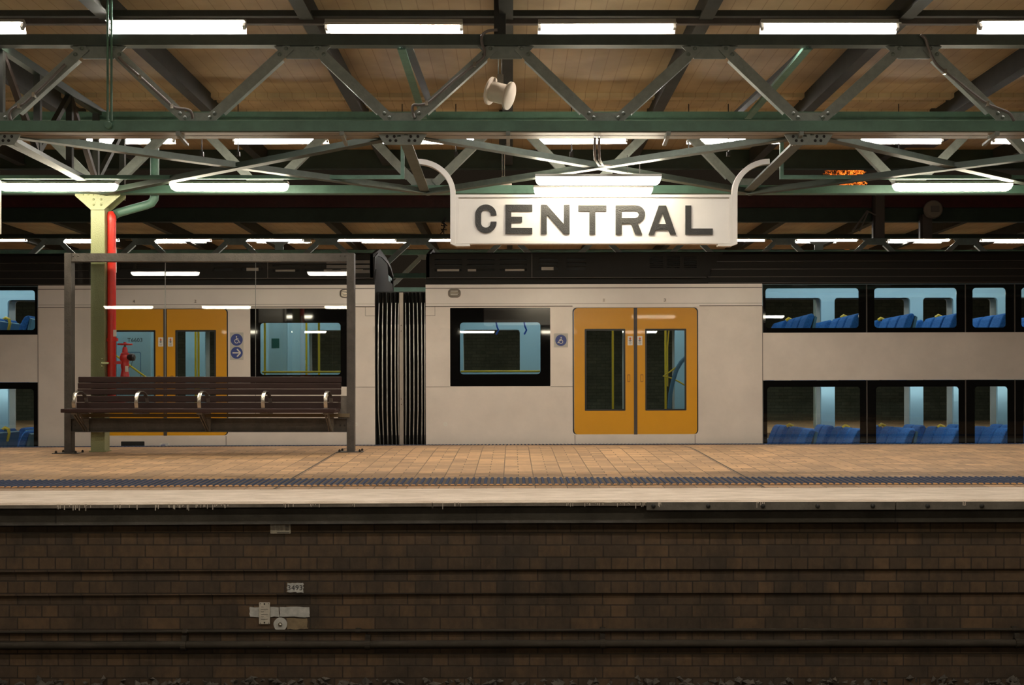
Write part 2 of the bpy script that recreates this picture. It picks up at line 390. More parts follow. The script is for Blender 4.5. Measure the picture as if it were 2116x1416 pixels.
# drips of white paint
dr = MB(); rr = random.Random(3)
for cx0, cx1, nn in ((95,190,16),(230,290,7),(320,480,34),(585,610,5),(640,660,5),(723,735,4),(885,955,10),(1165,1190,4),(1205,1250,9),(1270,1335,16),(1355,1366,4),(1560,1580,6),(1988,2000,5)):
    for _ in range(nn):
        px = rr.uniform(cx0, cx1); x = X(px,292); h = rr.uniform(.008,.035) if rr.random() < .8 else rr.uniform(.03,.05); ww = rr.uniform(.0012,.0028); zt = zoff(x)-.010
        yy = 7.868 if px > 1340 else 7.880
        dr.box(x-ww, x+ww, yy, yy+.004, zt-h, zt)
tag(part('paint_drips', dr, M_drip), 'white paint drips running over the dark platform lip', 'paint drips', kind='stuff')
# steel fender strip at the right with round bolt heads
fs = thing('edge_fender', (X(1730,292), 7.87, -.08), 'dark fender strip with round bolts fixed below the right part of the white edge', 'fender strip')
x0f, x1f = X(1336,292), X(1849,292)
part('strip_panel', xstrip(7.872, 7.9, -.068, -.013, x0f, x1f), M_fender, fs)
part('strip_panel', xstrip(7.872, 7.9, -.068, -.013, x1f+.008, 4.6), M_fender, fs)
for px in (1350,1463,1576,1689,1803,1916,2028):
    part('bolt_head', MB().tube([(X(px,292),7.874,-.036),(X(px,292),7.862,-.036),(X(px,292),7.858,-.036)], [.015,.015,.010], 14), M_black, fs, smooth=True)

# wall fittings
def rough_plate(x0, x1, z0, z1, y, th, seed=0, j=.004):
    r = random.Random(seed); pts = []
    for (a,b),(c,d) in (((x0,z0),(x1,z0)),((x1,z0),(x1,z1)),((x1,z1),(x0,z1)),((x0,z1),(x0,z0))):
        for k in range(6):
            t = k/6; pts.append((a+(c-a)*t+r.uniform(-j,j), b+(d-b)*t+r.uniform(-j,j)))
    return sheet([pts], y, th)
S8 = 286.5
pl = thing('data_plate', (X(580,S8), 8.0, Z(1102,S8)), 'pale metal plate of fine print on the top brick course of the platform wall', 'plate')
part('plate', sheet([rrect(X(559,S8),X(601,S8),Z(1103,S8),Z(1082,S8),.006)], 8.022, .006), M_plate, pl)
mb = MB()
for r_ in range(5):
    for c in range(3):
        xx = X(562+r_*0.3+c*8.5,S8); mb.box(xx, xx+.018, 8.020, 8.0225, Z(1085.5+r_*2.6,S8), Z(1085.1+r_*2.6,S8))
for r_ in range(5):
    xx = X(590,S8); mb.box(xx, xx+.025, 8.0195, 8.0225, Z(1086+r_*2.4,S8)-.002, Z(1086+r_*2.4,S8)+.002)
mb.box(X(573,S8), X(598,S8), 8.0195, 8.0225, Z(1101,S8)-.002, Z(1101,S8)+.002)
part('print_lines', mb, M_ink, pl)
S9 = 283.5
np_ = thing('number_plate', (X(612,S9), 8.06, Z(1222,S9)), 'whitewashed brick plate reading 3493 on the platform wall', 'number plate')
part('plate', rough_plate(X(597,S9),X(630,S9),Z(1221,S9),Z(1202,S9), 8.047, .010, 1), M_paintpatch, np_)
part('digits', text_mb('3493', X(613.5,S9), Z(1212,S9), 8.0455, .052, sx=1.1), M_ink, np_)
S10 = 281
for nm, a, b, c, d, y, lab, mt in (('painted_board',523,583,1269,1249,8.074,'whitewashed strip crossed by the upright plate on the lower wall',M_paintpatch),
                              ('painted_board',585,645,1269,1249,8.074,'whitewashed strip ruled in faint boxes, right of the upright plate',M_paintpatch),
                              ('tan_repair_patch',599,641,1294,1272,8.076,'tan smeared patch under the right whitewashed strip',M_tanpatch)):
    o = part(nm, rough_plate(X(a,S10),X(b,S10),Z(c,S10),Z(d,S10), y, .008, a), mt); tag(o, lab, 'painted patch')
up = thing('upright_plate', (X(554,S10), 8.11, Z(1283,S10)), 'upright riveted metal plate with faint print on the lower platform wall', 'plate')
part('plate', sheet([rrect(X(543,S10),X(565,S10),Z(1283,S10),Z(1239,S10),.004)], 8.064, .006), M_plate, up)
mb = MB()
for px, py in ((554,1242),(554,1280),(545.5,1241.5),(562.5,1241.5),(545.5,1281),(562.5,1281)): mb.dome((X(px,S10),8.064,Z(py,S10)), .006 if px == 554 else .003, .004)
part('rivets', mb, M_black, up)
mb = MB()
for k in range(6): mb.box(X(547,S10), X(561 if k % 2 else 553,S10), 8.0625, 8.065, Z(1248+k*5,S10)-.001, Z(1248+k*5,S10)+.001)
part('print_lines', mb, M_ink, up)
dk = thing('survey_disc', (X(586,S10), 8.11, Z(1297,S10)), 'round white painted disc with a central stud low on the platform wall', 'disc')
part('disc', sheet([[(X(586,S10)+.049*(1+.015*math.sin(5*a))*math.cos(a), Z(1284,S10)+.049*(1+.012*math.cos(3*a))*math.sin(a)) for a in [2*math.pi*k/30 for k in range(30)]]], 8.068, .014), M_paintpatch, dk)
part('stud', MB().dome((X(586,S10),8.066,Z(1284,S10)), .010, .012).tube([(X(586,S10),8.071,Z(1284,S10)),(X(586,S10),8.064,Z(1284,S10))], .016, 14), M_steel, dk, smooth=True)
# pipes along the wall
def wallpipe(py, r, D, name, label, br, tall):
    s = FPX/D; z = Z(py,s)
    t = thing(name, (0, D, z), label, 'pipe')
    part('pipe_run', MB().tube([(-9,D,z-.03),(0,D,z),(9,D,z+.015)], r, 14), M_pipe, t, smooth=True)
    for px in br:
        x = X(px,s); zz = z + (zoff(x))
        part('bracket', MB().tube([(x-.018,D,zz),(x+.018,D,zz)], r*1.25, 14).box(x-.018,x+.018,D,8.09,zz-.01,zz+tall), M_pipe, t)
wallpipe(1303, .011, 8.062, 'thin_conduit', 'thin conduit running along the lower platform wall', (382,740,1245,2096), .02)
wallpipe(1331, .028, 8.048, 'thick_pipe', 'thick dark pipe clamped along the lower platform wall', (380,760,1245,2102), .07)
# ballast
struct('floor.001', MB().box(-16,16,-3,8.5,-1.75,-1.36), mat('track_bed',(0.05,0.042,0.034),0.95,noise=0.4))
mb = MB(); rr = random.Random(5)
for _ in range(1500):
    x = rr.uniform(-4.6,4.6); y = rr.uniform(7.2,8.12); r = rr.uniform(.018,.042); z = -1.36+rr.uniform(-.005,.025) + (.025 if y > 7.85 else 0)
    n = len(mb.v); h = [Vector((rr.uniform(-1,1),rr.uniform(-1,1),rr.uniform(-.7,.7))).normalized()*r*rr.uniform(.7,1) for _ in range(6)]
    pts = [Vector((r,0,0)),Vector((-r,0,0)),Vector((0,r,0)),Vector((0,-r,0)),Vector((0,0,r*.8)),Vector((0,0,-r*.8))]
    for p, q in zip(pts,h): mb.v.append(tuple(Vector((x,y,z))+p*.8+q*.5))
    for a, b, c in ((0,2,4),(2,1,4),(1,3,4),(3,0,4),(2,0,5),(1,2,5),(3,1,5),(0,3,5)): mb.f.append((n+a,n+b,n+c))
tag(part('track_ballast', mb, M_ballast), 'dark crushed stone ballast at the foot of the platform wall', 'ballast', kind='stuff')

# ------------------------------------------------------------------ roofs
def prism_up(mb, poly, z0, z1): return mb
D1, D2, D3, D4 = 9.37, 11.9, 20.9, 23.4
PT = 1.715
TOPX = [-.05 + PT*k for k in range(-7, 8)]
BOTX = [.79 + PT*k for k in range(-7, 7)]
def roof(name, y0, y1, zc, bats):
    o = struct(name, MB().box(-13,13,y0,y1,zc,zc+.06), M_board)
    for i, (d, h, wd) in enumerate(bats):
        mb = MB().box(-13,13,d,d+wd,zc-h,zc)
        struct('trim_%d' % (10+i+(20 if y0 > 15 else 0)), mb, M_board)
roof('ceiling', 8.3, 15.75, 4.2, [(9.30,.02,.22),(12.75,.05,.12),(13.0,.035,.3),(13.5,.03,.3)])
roof('ceiling.001', 18.75, 26.6, 4.2, [(20.2,.04,.14),(20.6,.03,.3),(24.6,.04,.2)])
def fascia(D, z0, z1, label, m, th=.04, name='fascia_beam'):
    t = thing(name, (0, D, z0), label, 'beam')
    part('web_plate', MB().box(-13,13,D,D+th,z0,z1), m, t)
    part('bottom_flange', MB().box(-13,13,D-.04,D+.08,z0-.012,z0), m, t)
    return t
S15 = FPX/15.7
fascia(15.72, Z(347,S15), 4.25, 'dark green deep beam closing the far side of the near canopy', M_dkgreen)
S18 = FPX/18.7
fascia(18.72, Z(457,S18), Z(430,S18), 'dark green gutter beam along the front of the canopy behind the train', M_dkgreen)
o = part('gutter_board', MB().box(-13,13,18.64,18.74,Z(430,S18),Z(403,S18)), M_maroon); tag(o, 'maroon board running above the dark green gutter beam behind the sign', 'board')

def truss(D, label, xs_t, xs_b, zt, zb, m_ch, m_dg, m_bot, tall_b=.075, tall_t=.045, detail=True, zrot=0.0):
    t = thing('truss_girder', (0, D, zb), label, 'truss', 'lattice trusses under the canopies')
    x0, x1 = -12.5, 12.5
    # chords as angle sections: front plate plus a flange underneath
    part('top_chord', MB().box(x0,x1,D-.03,D+.03,zt-tall_t,zt+tall_t).box(x0,x1,D-.05,D+.05,zt-tall_t-.007,zt-tall_t+.001), m_ch, t)
    bc = MB().box(x0,x1,D-.045,D-.033,zb-tall_b/2,zb+tall_b/2).box(x0,x1,D-.045,D+.06,zb-tall_b/2-.012,zb-tall_b/2)
    bc.box(x0,x1,D+.05,D+.075,zb-tall_b/2-.012,zb-tall_b/2+.05)
    part('bottom_chord', bc, m_bot, t)
    for xt in xs_t:
        g = sheet([[(xt-.25,zt-.04),(xt+.25,zt-.04),(xt+.13,zt-.155),(xt-.13,zt-.155)]], D-.006, .012)
        gp = part('gusset_plate', g, m_dg, t)
        if detail:
            rv = MB()
            for sx in (-1,1):
                rv.dome((xt+sx*.13,D-.034,zt-.075),.017,.012); rv.dome((xt+sx*.185,D-.034,zt-.125),.017,.012)
            part('rivets', rv, M_rivet, gp, smooth=True)
    for xb in xs_b:
        g = sheet([[(xb-.17,zb+.02),(xb+.17,zb+.02),(xb+.12,zb+.115),(xb-.12,zb+.115)]], D-.006, .012)
        gp = part('gusset_plate', g, m_dg, t)
        if detail:
            rv = MB()
            for sx in (-1,1):
                rv.dome((xb+sx*.145,D-.034,zb+.10),.017,.012); rv.dome((xb+sx*.105,D-.034,zb+.065),.017,.012)
            part('rivets', rv, M_rivet, gp, smooth=True)
        for xt in xs_t:
            if abs(xt-xb) < PT*.7:
                sg = 1 if xt > xb else -1
                p = Vector((xb+sg*.10, D-.02, zb+.055)); q = Vector((xt-sg*.10, D-.02, zt-.055))
                dm = MB().bar(p, q, .085, .008)
                dd = (q-p).normalized(); nrm = Vector((dd.z,0,-dd.x)); 
                if nrm.z > 0: nrm = -nrm
                off = nrm*.042
                dm.bar(p+off+Vector((0,.03,0))+dd*.12, q+off+Vector((0,.03,0))-dd*.12, .008, .065)
                part('diagonal', dm, m_dg, t)
    return t
in1 = [x for x in TOPX if -6.2 < x < 6.2]; ib1 = [x for x in BOTX if -6.2 < x < 6.2]
T1 = truss(D1, 'near truss above the white sign, green lower chord and grey diagonals', in1, ib1, 3.73, 3.008, M_chord, M_grey, M_green)
part('bottom_flange', MB().box(-12.5,12.5,D1-.03,D1+.075,2.948,2.956).box(-12.5,12.5,D1+.09,D1+.20,2.948,2.956).box(-12.5,12.5,D1+.195,D1+.205,2.948,2.99), M_under_lit, T1)
in2 = [x for x in TOPX if -8 < x < 8]; ib2 = [x for x in BOTX if -8 < x < 8]
T2 = truss(D2, 'middle truss carried by the olive column, behind the near truss', in2, ib2, 3.72, 2.94, M_green, M_grey, M_green, detail=False)
in3 = [x for x in TOPX+[TOPX[-1]+PT] if -12 < x < 12]; ib3 = [x for x in BOTX+[BOTX[-1]+PT] if -12 < x < 12]
T3 = truss(D3, 'truss just beyond the train roof, seen above the black carriage roofs', in3, ib3, 3.70, 2.97, M_dkgreen, M_grey, M_green, tall_t=.028, detail=False)
T4 = truss(D4, 'farthest truss, glimpsed through the gap between the two carriages', in3, ib3, 3.72, 2.94, M_green, M_grey, M_green, detail=False)
# rafters in the depth direction
ords = ['first','second','third','fourth','fifth','sixth','seventh','eighth','ninth','tenth','eleventh','twelfth','thirteenth','fourteenth','fifteenth','sixteenth']
def rafter(x, y0, y1, label, group):
    t = thing('roof_rafter', (x, y0, 3.78), label, 'rafter', group)
    part('web_plate', MB().box(x-.03,x+.03,y0,y1,3.99,4.2), M_raft, t)
    part('bottom_flange', MB().box(x-.06,x+.06,y0,y1,3.97,3.99), M_raft, t)
for i, x in enumerate([x for x in TOPX if -7.5 < x < 7.5]):
    rafter(x, 8.3, 15.7, 'dark steel rafter under the near canopy, %s counted from the left' % ords[i], 'rafters of the near canopy')
for i, x in enumerate([x for x in TOPX+[TOPX[-1]+PT] if -12 < x < 12.2]):
    rafter(x, 18.8, 26.5, 'dark rafter of the canopy behind the train, %s counted from the left' % ords[i], 'rafters of the far canopy')
# purlins and light rails
def rail(D, z, name, label, m, h=.05, wd=.05, x0=-12.5, x1=12.5, cat='rail'):
    o = part(name, MB().box(x0,x1,D-wd/2,D+wd/2,z-h/2,z+h/2), m); tag(o, label, cat); return o
rail(9.64, Z(30,238.6), 'purlin', 'dark purlin just above the nearest row of tube lights', M_raft, .052, .08, cat='purlin')
rail(9.60, Z(45,239.6), 'light_rail', 'brown rail that carries the nearest row of tube lights', M_rail, .048, .05)
rail(24.05, 4.10, 'light_rail', 'rail carrying the back row of tube lights of the far canopy', M_rail)
rail(13.82, 3.95, 'light_rail', 'brown rail that carries the second row of tube lights', M_rail, .05, .05)
rail(21.25, Z(487,108.2), 'light_rail', 'brown rail that carries the tube lights of the canopy behind the train', M_rail, .05, .05)

# fluorescent battens
def make_batten(L=1.18):
    t = thing('batten_light', (0,0,0), '', 'ceiling light')
    part('housing', MB().box(-L/2,L/2,-.03,.03,.012,.05), M_housing, t)
    part('reflector', MB().prism([(-.075,-.028),(-.03,.016),(.03,.016),(.075,-.028),(.070,-.030),(.028,.010),(-.028,.010),(-.070,-.030)], -L/2, L/2, 'x'), M_white, t)
    part('fluorescent_tube', MB().tube([(-L/2+.03,0,-.012),(L/2-.03,0,-.012)], .017, 10), E_tube, t, smooth=True)
    for s_ in (-1,1):
        part('lamp_holder', MB().box(s_*(L/2-.012)-.012,s_*(L/2-.012)+.012,-.02,.02,-.034,.012), M_housing, t)
    return t
BAT = make_batten()
used = [False]
def batten(x, D, z, tilt, label, group):
    o = BAT if not used[0] else copy_tree(BAT)
    used[0] = True
    o.location = (x, D, z); o.rotation_euler = (math.radians(-tilt), math.radians(random.uniform(-.25,.25)), 0)
    o['label'] = label; o['group'] = group
lr = [(-92,30),(366,42),(814,12),(1254,18),(1714,22),(2164,36)]
wh = ['cut by the left edge of the photo','left of the twin hanging pipes top','left of the hanging loudspeaker','right of the hanging loudspeaker','second to the right of the loudspeaker','cut by the right edge of the photo']
for (px, tl), wd in zip(lr, ['cut by the left picture edge','widest glowing, over the twin green pipes','left of the hanging spool loudspeaker','just right of the hanging spool loudspeaker','second right of the spool loudspeaker','cut by the right picture edge']):
    batten(X(px,241), 9.54, Z(54,241), tl, 'tube light of the nearest top row, %s' % wd, 'nearest row of tube lights')
r2 = [262-318,262,580,885,1198,1518,1850,2150]
for i, px in enumerate(r2):
    batten(X(px,167), 13.77, Z(288,167), 14, 'tube light of the second row below the green chord, %s from the left' % ords[i], 'second row of tube lights')
k = 0
for i in range(13):
    px = -10 + 191*i
    batten(X(px,108.5), 21.2, Z(494,108.5), 10, 'small distant tube light over the train roof, %s from the left' % ords[i], 'far row of tube lights')
for i, x in enumerate((-3.9,-1.95,0,1.95,3.9)):  # row added out of view to light truss fronts and brick wall
    batten(x, 5.0, 4.03, 8, 'unseen tube light added on the camera side, %s from the left' % ords[i], 'added tube lights on the camera side')
for i, px in enumerate((-300,-80,140,360,580,800,1020,1240,1460,1680,1900,2120)):
    batten(X(px,97), 24.0, 4.03, 0, 'tube light on the far side of the canopy behind the train, %s from the left' % ords[i], 'tube lights above the far platform')

# sealed lamps below the middle truss
def make_lamp(L=1.20):
    t = thing('sealed_lamp', (0,0,0), '', 'hanging lamp')
    h = .036
    body = MB(); ln = L/2
    def ringx(x, hw, z0, z1): return [(x,-hw,z1),(x,-hw,z0+.02),(x,-hw*.6,z0),(x,hw*.6,z0),(x,hw,z0+.02),(x,hw,z1)]
    rings = [ringx(-ln+.028,.045,-.012,.034), ringx(-ln+.006,.055,.012,.034)]
    mb = MB(); prs = [(-ln+.006,.05,.006),(-ln+.018,.055,-.020),(-ln+.045,.055,-.036),(ln-.045,.055,-.036),(ln-.018,.055,-.020),(ln-.006,.05,.006)]
    for x, hw, z0 in prs: mb.v += [(x,-hw,.036),(x,-hw,z0+.016 if z0 < 0 else z0+.01),(x,-hw*.6,z0),(x,hw*.6,z0),(x,hw,z0+.016 if z0 < 0 else z0+.01),(x,hw,.036)]
    for i in range(len(prs)-1):
        for j in range(5): a = i*6+j; mb.f.append((a, a+1, a+7, a+6))
    mb.f.append(tuple(range(6))[::-1]); mb.f.append(tuple(range((len(prs)-1)*6, len(prs)*6)))
    part('diffuser', mb, E_lamp, t)
    part('housing', MB().prism([(-.062,.030),(.062,.030),(.062,.042),(.045,.058),(-.045,.058),(-.062,.042)], -ln, ln, 'x'), M_housing, t)
    return t
LM = make_lamp(); lused = [False]
def lamp(x, D, z, label, L=None):
    o = LM if not lused[0] else copy_tree(LM)
    lused[0] = True; o.location = (x, D, z); o['label'] = label; o['group'] = 'sealed lamps under the near canopy'
lamp(X(120,203), 11.33, Z(387,203), 'bright sealed lamp left of the olive column')
lamp(X(474,203), 11.33, Z(387,203), 'bright sealed lamp just right of the green downpipe')
lamp(X(1968,203), 11.33, Z(387,203), 'bright sealed lamp at the right, below the orange foliage')
lamp(X(1233,213), 10.62, Z(377,215), 'sealed lamp in front of and above the white sign, the upper of two')
lamp(X(1225,204), 11.22, Z(396,205), 'sealed lamp just behind the top of the white sign, the lower of two')
for px, dd in ((1232,0),(1295,0),(1321,0)):
    pass
for i, x in enumerate((-6.1,-3.0,0.9,3.9,6.9)):  # added unseen row: brightens the truss fronts and mirrors in the glass
    lamp(x, 4.2, 2.86, 'unseen sealed lamp added on the camera side, %s from the left' % ords[i])
for i, x in enumerate((-9.4,-7.0,-4.0,-1.2,1.6,4.4,7.2)):  # added unseen row, placed for lamp reflections in the glass and front light
    lamp(x, -3.5, 2.86, 'unseen sealed lamp added behind the camera, %s from the left' % ords[i])
rd = thing('lamp_hanger', (X(1308,213), 10.62, 2.85), 'pair of thin rods holding the lamp above the sign', 'hanger')
for px in (1296, 1321): part('rod', MB().tube([(X(px,216),10.62,Z(359,216)),(X(px,216),10.62,Z(322,216))], .005, 8), M_conduit, rd)
cd_ = thing('cable_loop', (X(1235,240), 10.0, 2.9), 'pair of curved conduits dropping from the near chord to the lamps over the sign', 'conduit')
for k in (0, 1):
    p = [(X(1229+9*k,243),9.45,Z(284,243)),(X(1228+9*k,240),9.55,Z(310,240)),(X(1230+9*k,236),9.75,Z(330,236)),(X(1238+8*k,228),10.1,Z(341,228)),(X(1262,220),10.5,Z(340,220)),(X(1290,217),10.6,Z(340,217))]
    part('conduit', MB().tube(p, .011, 8), M_conduit, cd_, smooth=True)
# light rail frames at lamp height
def frame_rail(px0, px1, pxv, label):
    s = 205.0; D = FPX/s; z = Z(366.5,s)
    t = thing('lamp_support', (X(pxv,s), D, z), label, 'frame')
    a, b = X(px0,s), X(px1,s)
    part('horizontal_bar', MB().box(min(a,b),max(a,b),D-.02,D+.02,z-.019,z+.019), M_green, t)
    part('upright_bar', MB().box(X(pxv,s)-.018,X(pxv,s)+.018,D-.018,D+.018,z-.019,Z(286,s)), M_green, t)
frame_rail(-60, 834, 832, 'green lamp frame left of the sign, over the bench')
frame_rail(1613, 2200, 1615, 'green lamp frame right of the sign')

# horizontal bracing between the near and middle trusses
def brace(p, q, wd, label, m=M_brace, cat='brace', name='brace_bar', group=None):
    t = thing(name, ((p[0]+q[0])/2,(p[1]+q[1])/2,(p[2]+q[2])/2), label, cat, group)
    part('flat_plate', MB().bar(p, q, wd, .010, (0,0,1)), m, t)
    part('upright_flange', MB().bar(Vector(p)+Vector((0,0,.028)), Vector(q)+Vector((0,0,.028)), .010, .065, (0,0,1)), m, t)
zb1, zb2 = 2.945, 2.885
bx = [BOTX[i] for i in range(len(BOTX)) if (i % 2) == 0]
bx = [x for x in (-.925-3.43*2, -.925-3.43, -.925, -.925+3.43, -.925+3.43*2)]
wh2 = ['outermost left','left','over the sign','right']
for i in range(4):
    a, b = bx[i], bx[i+1]
    brace((a,D1+.05,zb1), (b,D2-.05,zb2), .085, 'horizontal brace running right into the distance, %s pair between the trusses' % wh2[i], group='horizontal bracing')
    brace((b,D1+.05,zb1-.012), (a,D2-.05,zb2-.012), .085, 'horizontal brace running left into the distance, %s pair between the trusses' % wh2[i], M_dkgreen if i % 2 else M_brace, group='horizontal bracing')
for i, x in enumerate(bx[1:4]):
    brace((x,D1+.03,2.955), (x,D2+.02,2.90), .10, 'straight cross strut joining both lower chords, %s' % ['above the left lamp','left of the sign','right of the sign'][i], name='cross_strut', cat='strut')
    g = sheet([[(x-.22,2.97),(x+.22,2.97),(x+.15,2.86),(x-.15,2.86)]], D1+.03, .012)
    gt = thing('node_plate', (x,D1,2.86), 'riveted node plate under the near chord, %s' % ['at the left edge of the photo','left of the sign','right of the sign'][i], 'plate')
    part('plate', g, M_grey, gt)
    rv = MB()
    for sx in (-.13,-.07,.07,.13):
        rv.dome((x+sx,D1+.03,2.93),.013,.01); rv.dome((x+sx*.8,D1+.03,2.895),.013,.01)
    part('rivets', rv, M_black, gt, smooth=True)
for i, x in enumerate((-.93, 2.49, 5.9)):
    wd = ['left of the loudspeaker','right of the loudspeaker','at the far right'][i]
    brace((x,D1,3.66),(x,11.75,3.66), .07, 'upper strut between the two top chords, %s' % wd, M_green, name='upper_strut', cat='strut')
    brace((x+.05,D1,3.70),(x+.05,13.2,3.95), .07, 'rising strut from the near top chord to the soffit, %s' % wd, M_raft, name='rising_strut', cat='strut')
# lengthwise truss on the column line
ct = thing('column_line_truss', (-4.41, 12.5, 2.97), 'truss in depth along the olive column line at the upper left', 'truss')
xc = -4.41
part('top_chord', MB().bar((xc,9.4,3.75),(xc,12.9,3.77),.07,.075,(0,0,1)), M_dkgreen, ct)
part('bottom_chord', MB().bar((xc,9.4,2.97),(xc,12.6,2.97),.07,.06,(0,0,1)), M_dkgreen, ct)
ys = [9.6,10.35,11.1,11.8,12.6]
for i, y in enumerate(ys):
    part('upright', MB().bar((xc,y,2.97),(xc,y,3.75),.06,.05), M_raft, ct)
    if i < len(ys)-1:
        m_ = M_rail if i % 2 == 0 else M_raft
        p, q = ((xc,y,3.0),(xc,ys[i+1],3.74)) if i % 2 == 1 else ((xc,y,3.72),(xc,ys[i+1],3.0))
        part('diagonal', MB().bar(p, q, .05, .05, (1,0,0)), m_, ct)
# thin hanger rods from the soffit
hr = [(417,172),(492,210),(831,176),(942,186),(1181,176),(1423,165),(1505,172),(1857,180)]
for i, (px, py) in enumerate(hr):
    D = 13.1; s = FPX/D
    o = part('hanger_rod', MB().tube([(X(px,s),D,4.2),(X(px,s),D,3.55)], .006, 8).box(X(px,s)-.02,X(px,s)+.02,D-.02,D+.02,3.55,3.60), M_black)
    tag(o, 'thin black hanger rod under the soffit, %s from the left' % ords[i], 'rod', 'hanger rods')
o = part('soffit_box', MB().box(X(1872,163),X(1965,163),14.1,14.7,4.05,4.2).box(X(1848,163),X(1976,163),13.95,14.85,4.035,4.05), M_rail); tag(o, 'dark flat box under the soffit at the upper right', 'box')

# conduits clipped to the near truss
def conduit(pts, label, r=.0125):
    t = thing('conduit', pts[0], label, 'conduit')
    sm = []
    P = [Vector(p) for p in pts]
    for i in range(len(P)-1):
        a = P[max(i-1,0)]; b = P[i]; c = P[i+1]; d = P[min(i+2,len(P)-1)]
        for k in range(5):
            u = k/5; sm.append(.5*((2*b)+(-a+c)*u+(2*a-5*b+4*c-d)*u*u+(-a+3*b-3*c+d)*u**3))
    sm.append(P[-1])
    part('pipe_run', MB().tube(sm, r, 8), M_conduit, t, smooth=True)
    for u in (.45,.7):
        p = sm[int(len(sm)*u)]; part('clip', MB().box(p.x-.012,p.x+.012,p.y-.015,p.y+.02,p.z-.02,p.z+.02), M_steel, t)
DC = 9.31; sC = FPX/DC
def cp_(l): return [(X(a,sC), DC, Z(b,sC)) for a, b in l]
conduit(cp_([(398,246),(395,232),(385,226),(360,222),(340,205),(290,160),(258,132),(245,118)]), 'grey conduit clipped along the near truss diagonal, right of the twin pipes')
conduit(cp_([(22,248),(20,235),(28,224),(48,216),(64,202),(100,168),(135,133)]), 'grey conduit clipped along the near truss diagonal at the left')
conduit(cp_([(1028,62),(1008,64),(996,74),(996,90),(1001,106),(998,120),(975,138),(940,165),(905,196),(885,212),(868,217),(855,217),(852,226),(856,244)]), 'dark conduit curling from the loudspeaker bracket down the truss diagonal')
conduit(cp_([(1902,72),(1912,80),(1918,98),(1926,118),(1940,138),(1975,165),(2010,193),(2040,215),(2062,224),(2085,234),(2096,250)]), 'dark conduit along the truss diagonal at the upper right')
# twin hanging pipes with a round cap
tp = thing('twin_pipes', (X(228,247), 9.28, Z(262,247)), 'pair of thin green pipes hanging in front of the near chord with a round cap', 'pipes')
for px in (223.5, 231.5): part('pipe', MB().tube([(X(px,247),9.30,Z(252,247)),(X(px,247),9.30,4.18)], .0095, 10), M_green, tp, smooth=True)
part('round_cap', MB().tube([(X(224,247),9.325,Z(259,247)),(X(224,247),9.295,Z(259,247)),(X(224,247),9.288,Z(259,247))], [.033,.033,.026], 20), M_green, tp, smooth=True)
# bracket boxes under the near chord (small clamps)
for i, px in enumerate((375,710,1050,1378,1650,2050)):
    s = 244; x = X(px,s); sgn = -1 if px < 1058 else 1
    o = part('chord_clamp', MB().box(x-.018,x+.018,D1-.05,D1+.10,2.925,2.955).bar((x,D1-.04,2.93),(x-sgn*.0,D1+.22,2.90),.03,.02,(0,0,1)), M_grey)
    tag(o, 'small channel clamp under the near green chord, %s from the left' % ords[i], 'clamp', 'chord clamps')

# spool shaped loudspeaker
def speaker(c, ax, r, L, rods, label, s, top):
    c = Vector(c); ax = Vector(ax).normalized()
    t = thing('spool_loudspeaker', c, label, 'loudspeaker')
    part('body', MB().tube([c-ax*L/2, c+ax*L/2], r*.72, 24), M_cream, t, smooth=True)
    for sg in (-1,1):
        e = c+ax*sg*L/2
        part('flange_ring', MB().tube([e-ax*.012, e-ax*.008, e+ax*.008, e+ax*.012], [r*.94,r,r,r*.94], 28), M_cream, t, smooth=True)
    part('mount_bracket', MB().box(c.x-.022,c.x+.03,c.y-.02,c.y+.02,c.z+r*.5,c.z+r*1.35), M_steel, t)
    for dx in (-.012,.014): part('rod', MB().tube([(c.x+dx,c.y,c.z+r*1.2),(c.x+dx,c.y,top)], .005, 8), M_steel, t, smooth=True)
    part('ceiling_bracket', MB().box(c.x-.05,c.x+.05,c.y-.05,c.y+.05,top,4.19).box(c.x-.02,c.x+.02,c.y-.02,c.y+.02,top-.05,top), M_black, t)
sS = 243
speaker((X(1033,sS), FPX/sS, Z(193,sS)), (1,-.35,-.36), .118, .175, 2, 'cream spool shaped loudspeaker hanging on two rods above the sign', sS, Z(75,sS))
sF = 170
speaker((X(1040,sF), FPX/sF, Z(383,sF)), (1,-.9,-.2), .08, .12, 2, 'small distant cream loudspeaker just behind the top left of the sign', sF, 3.78)

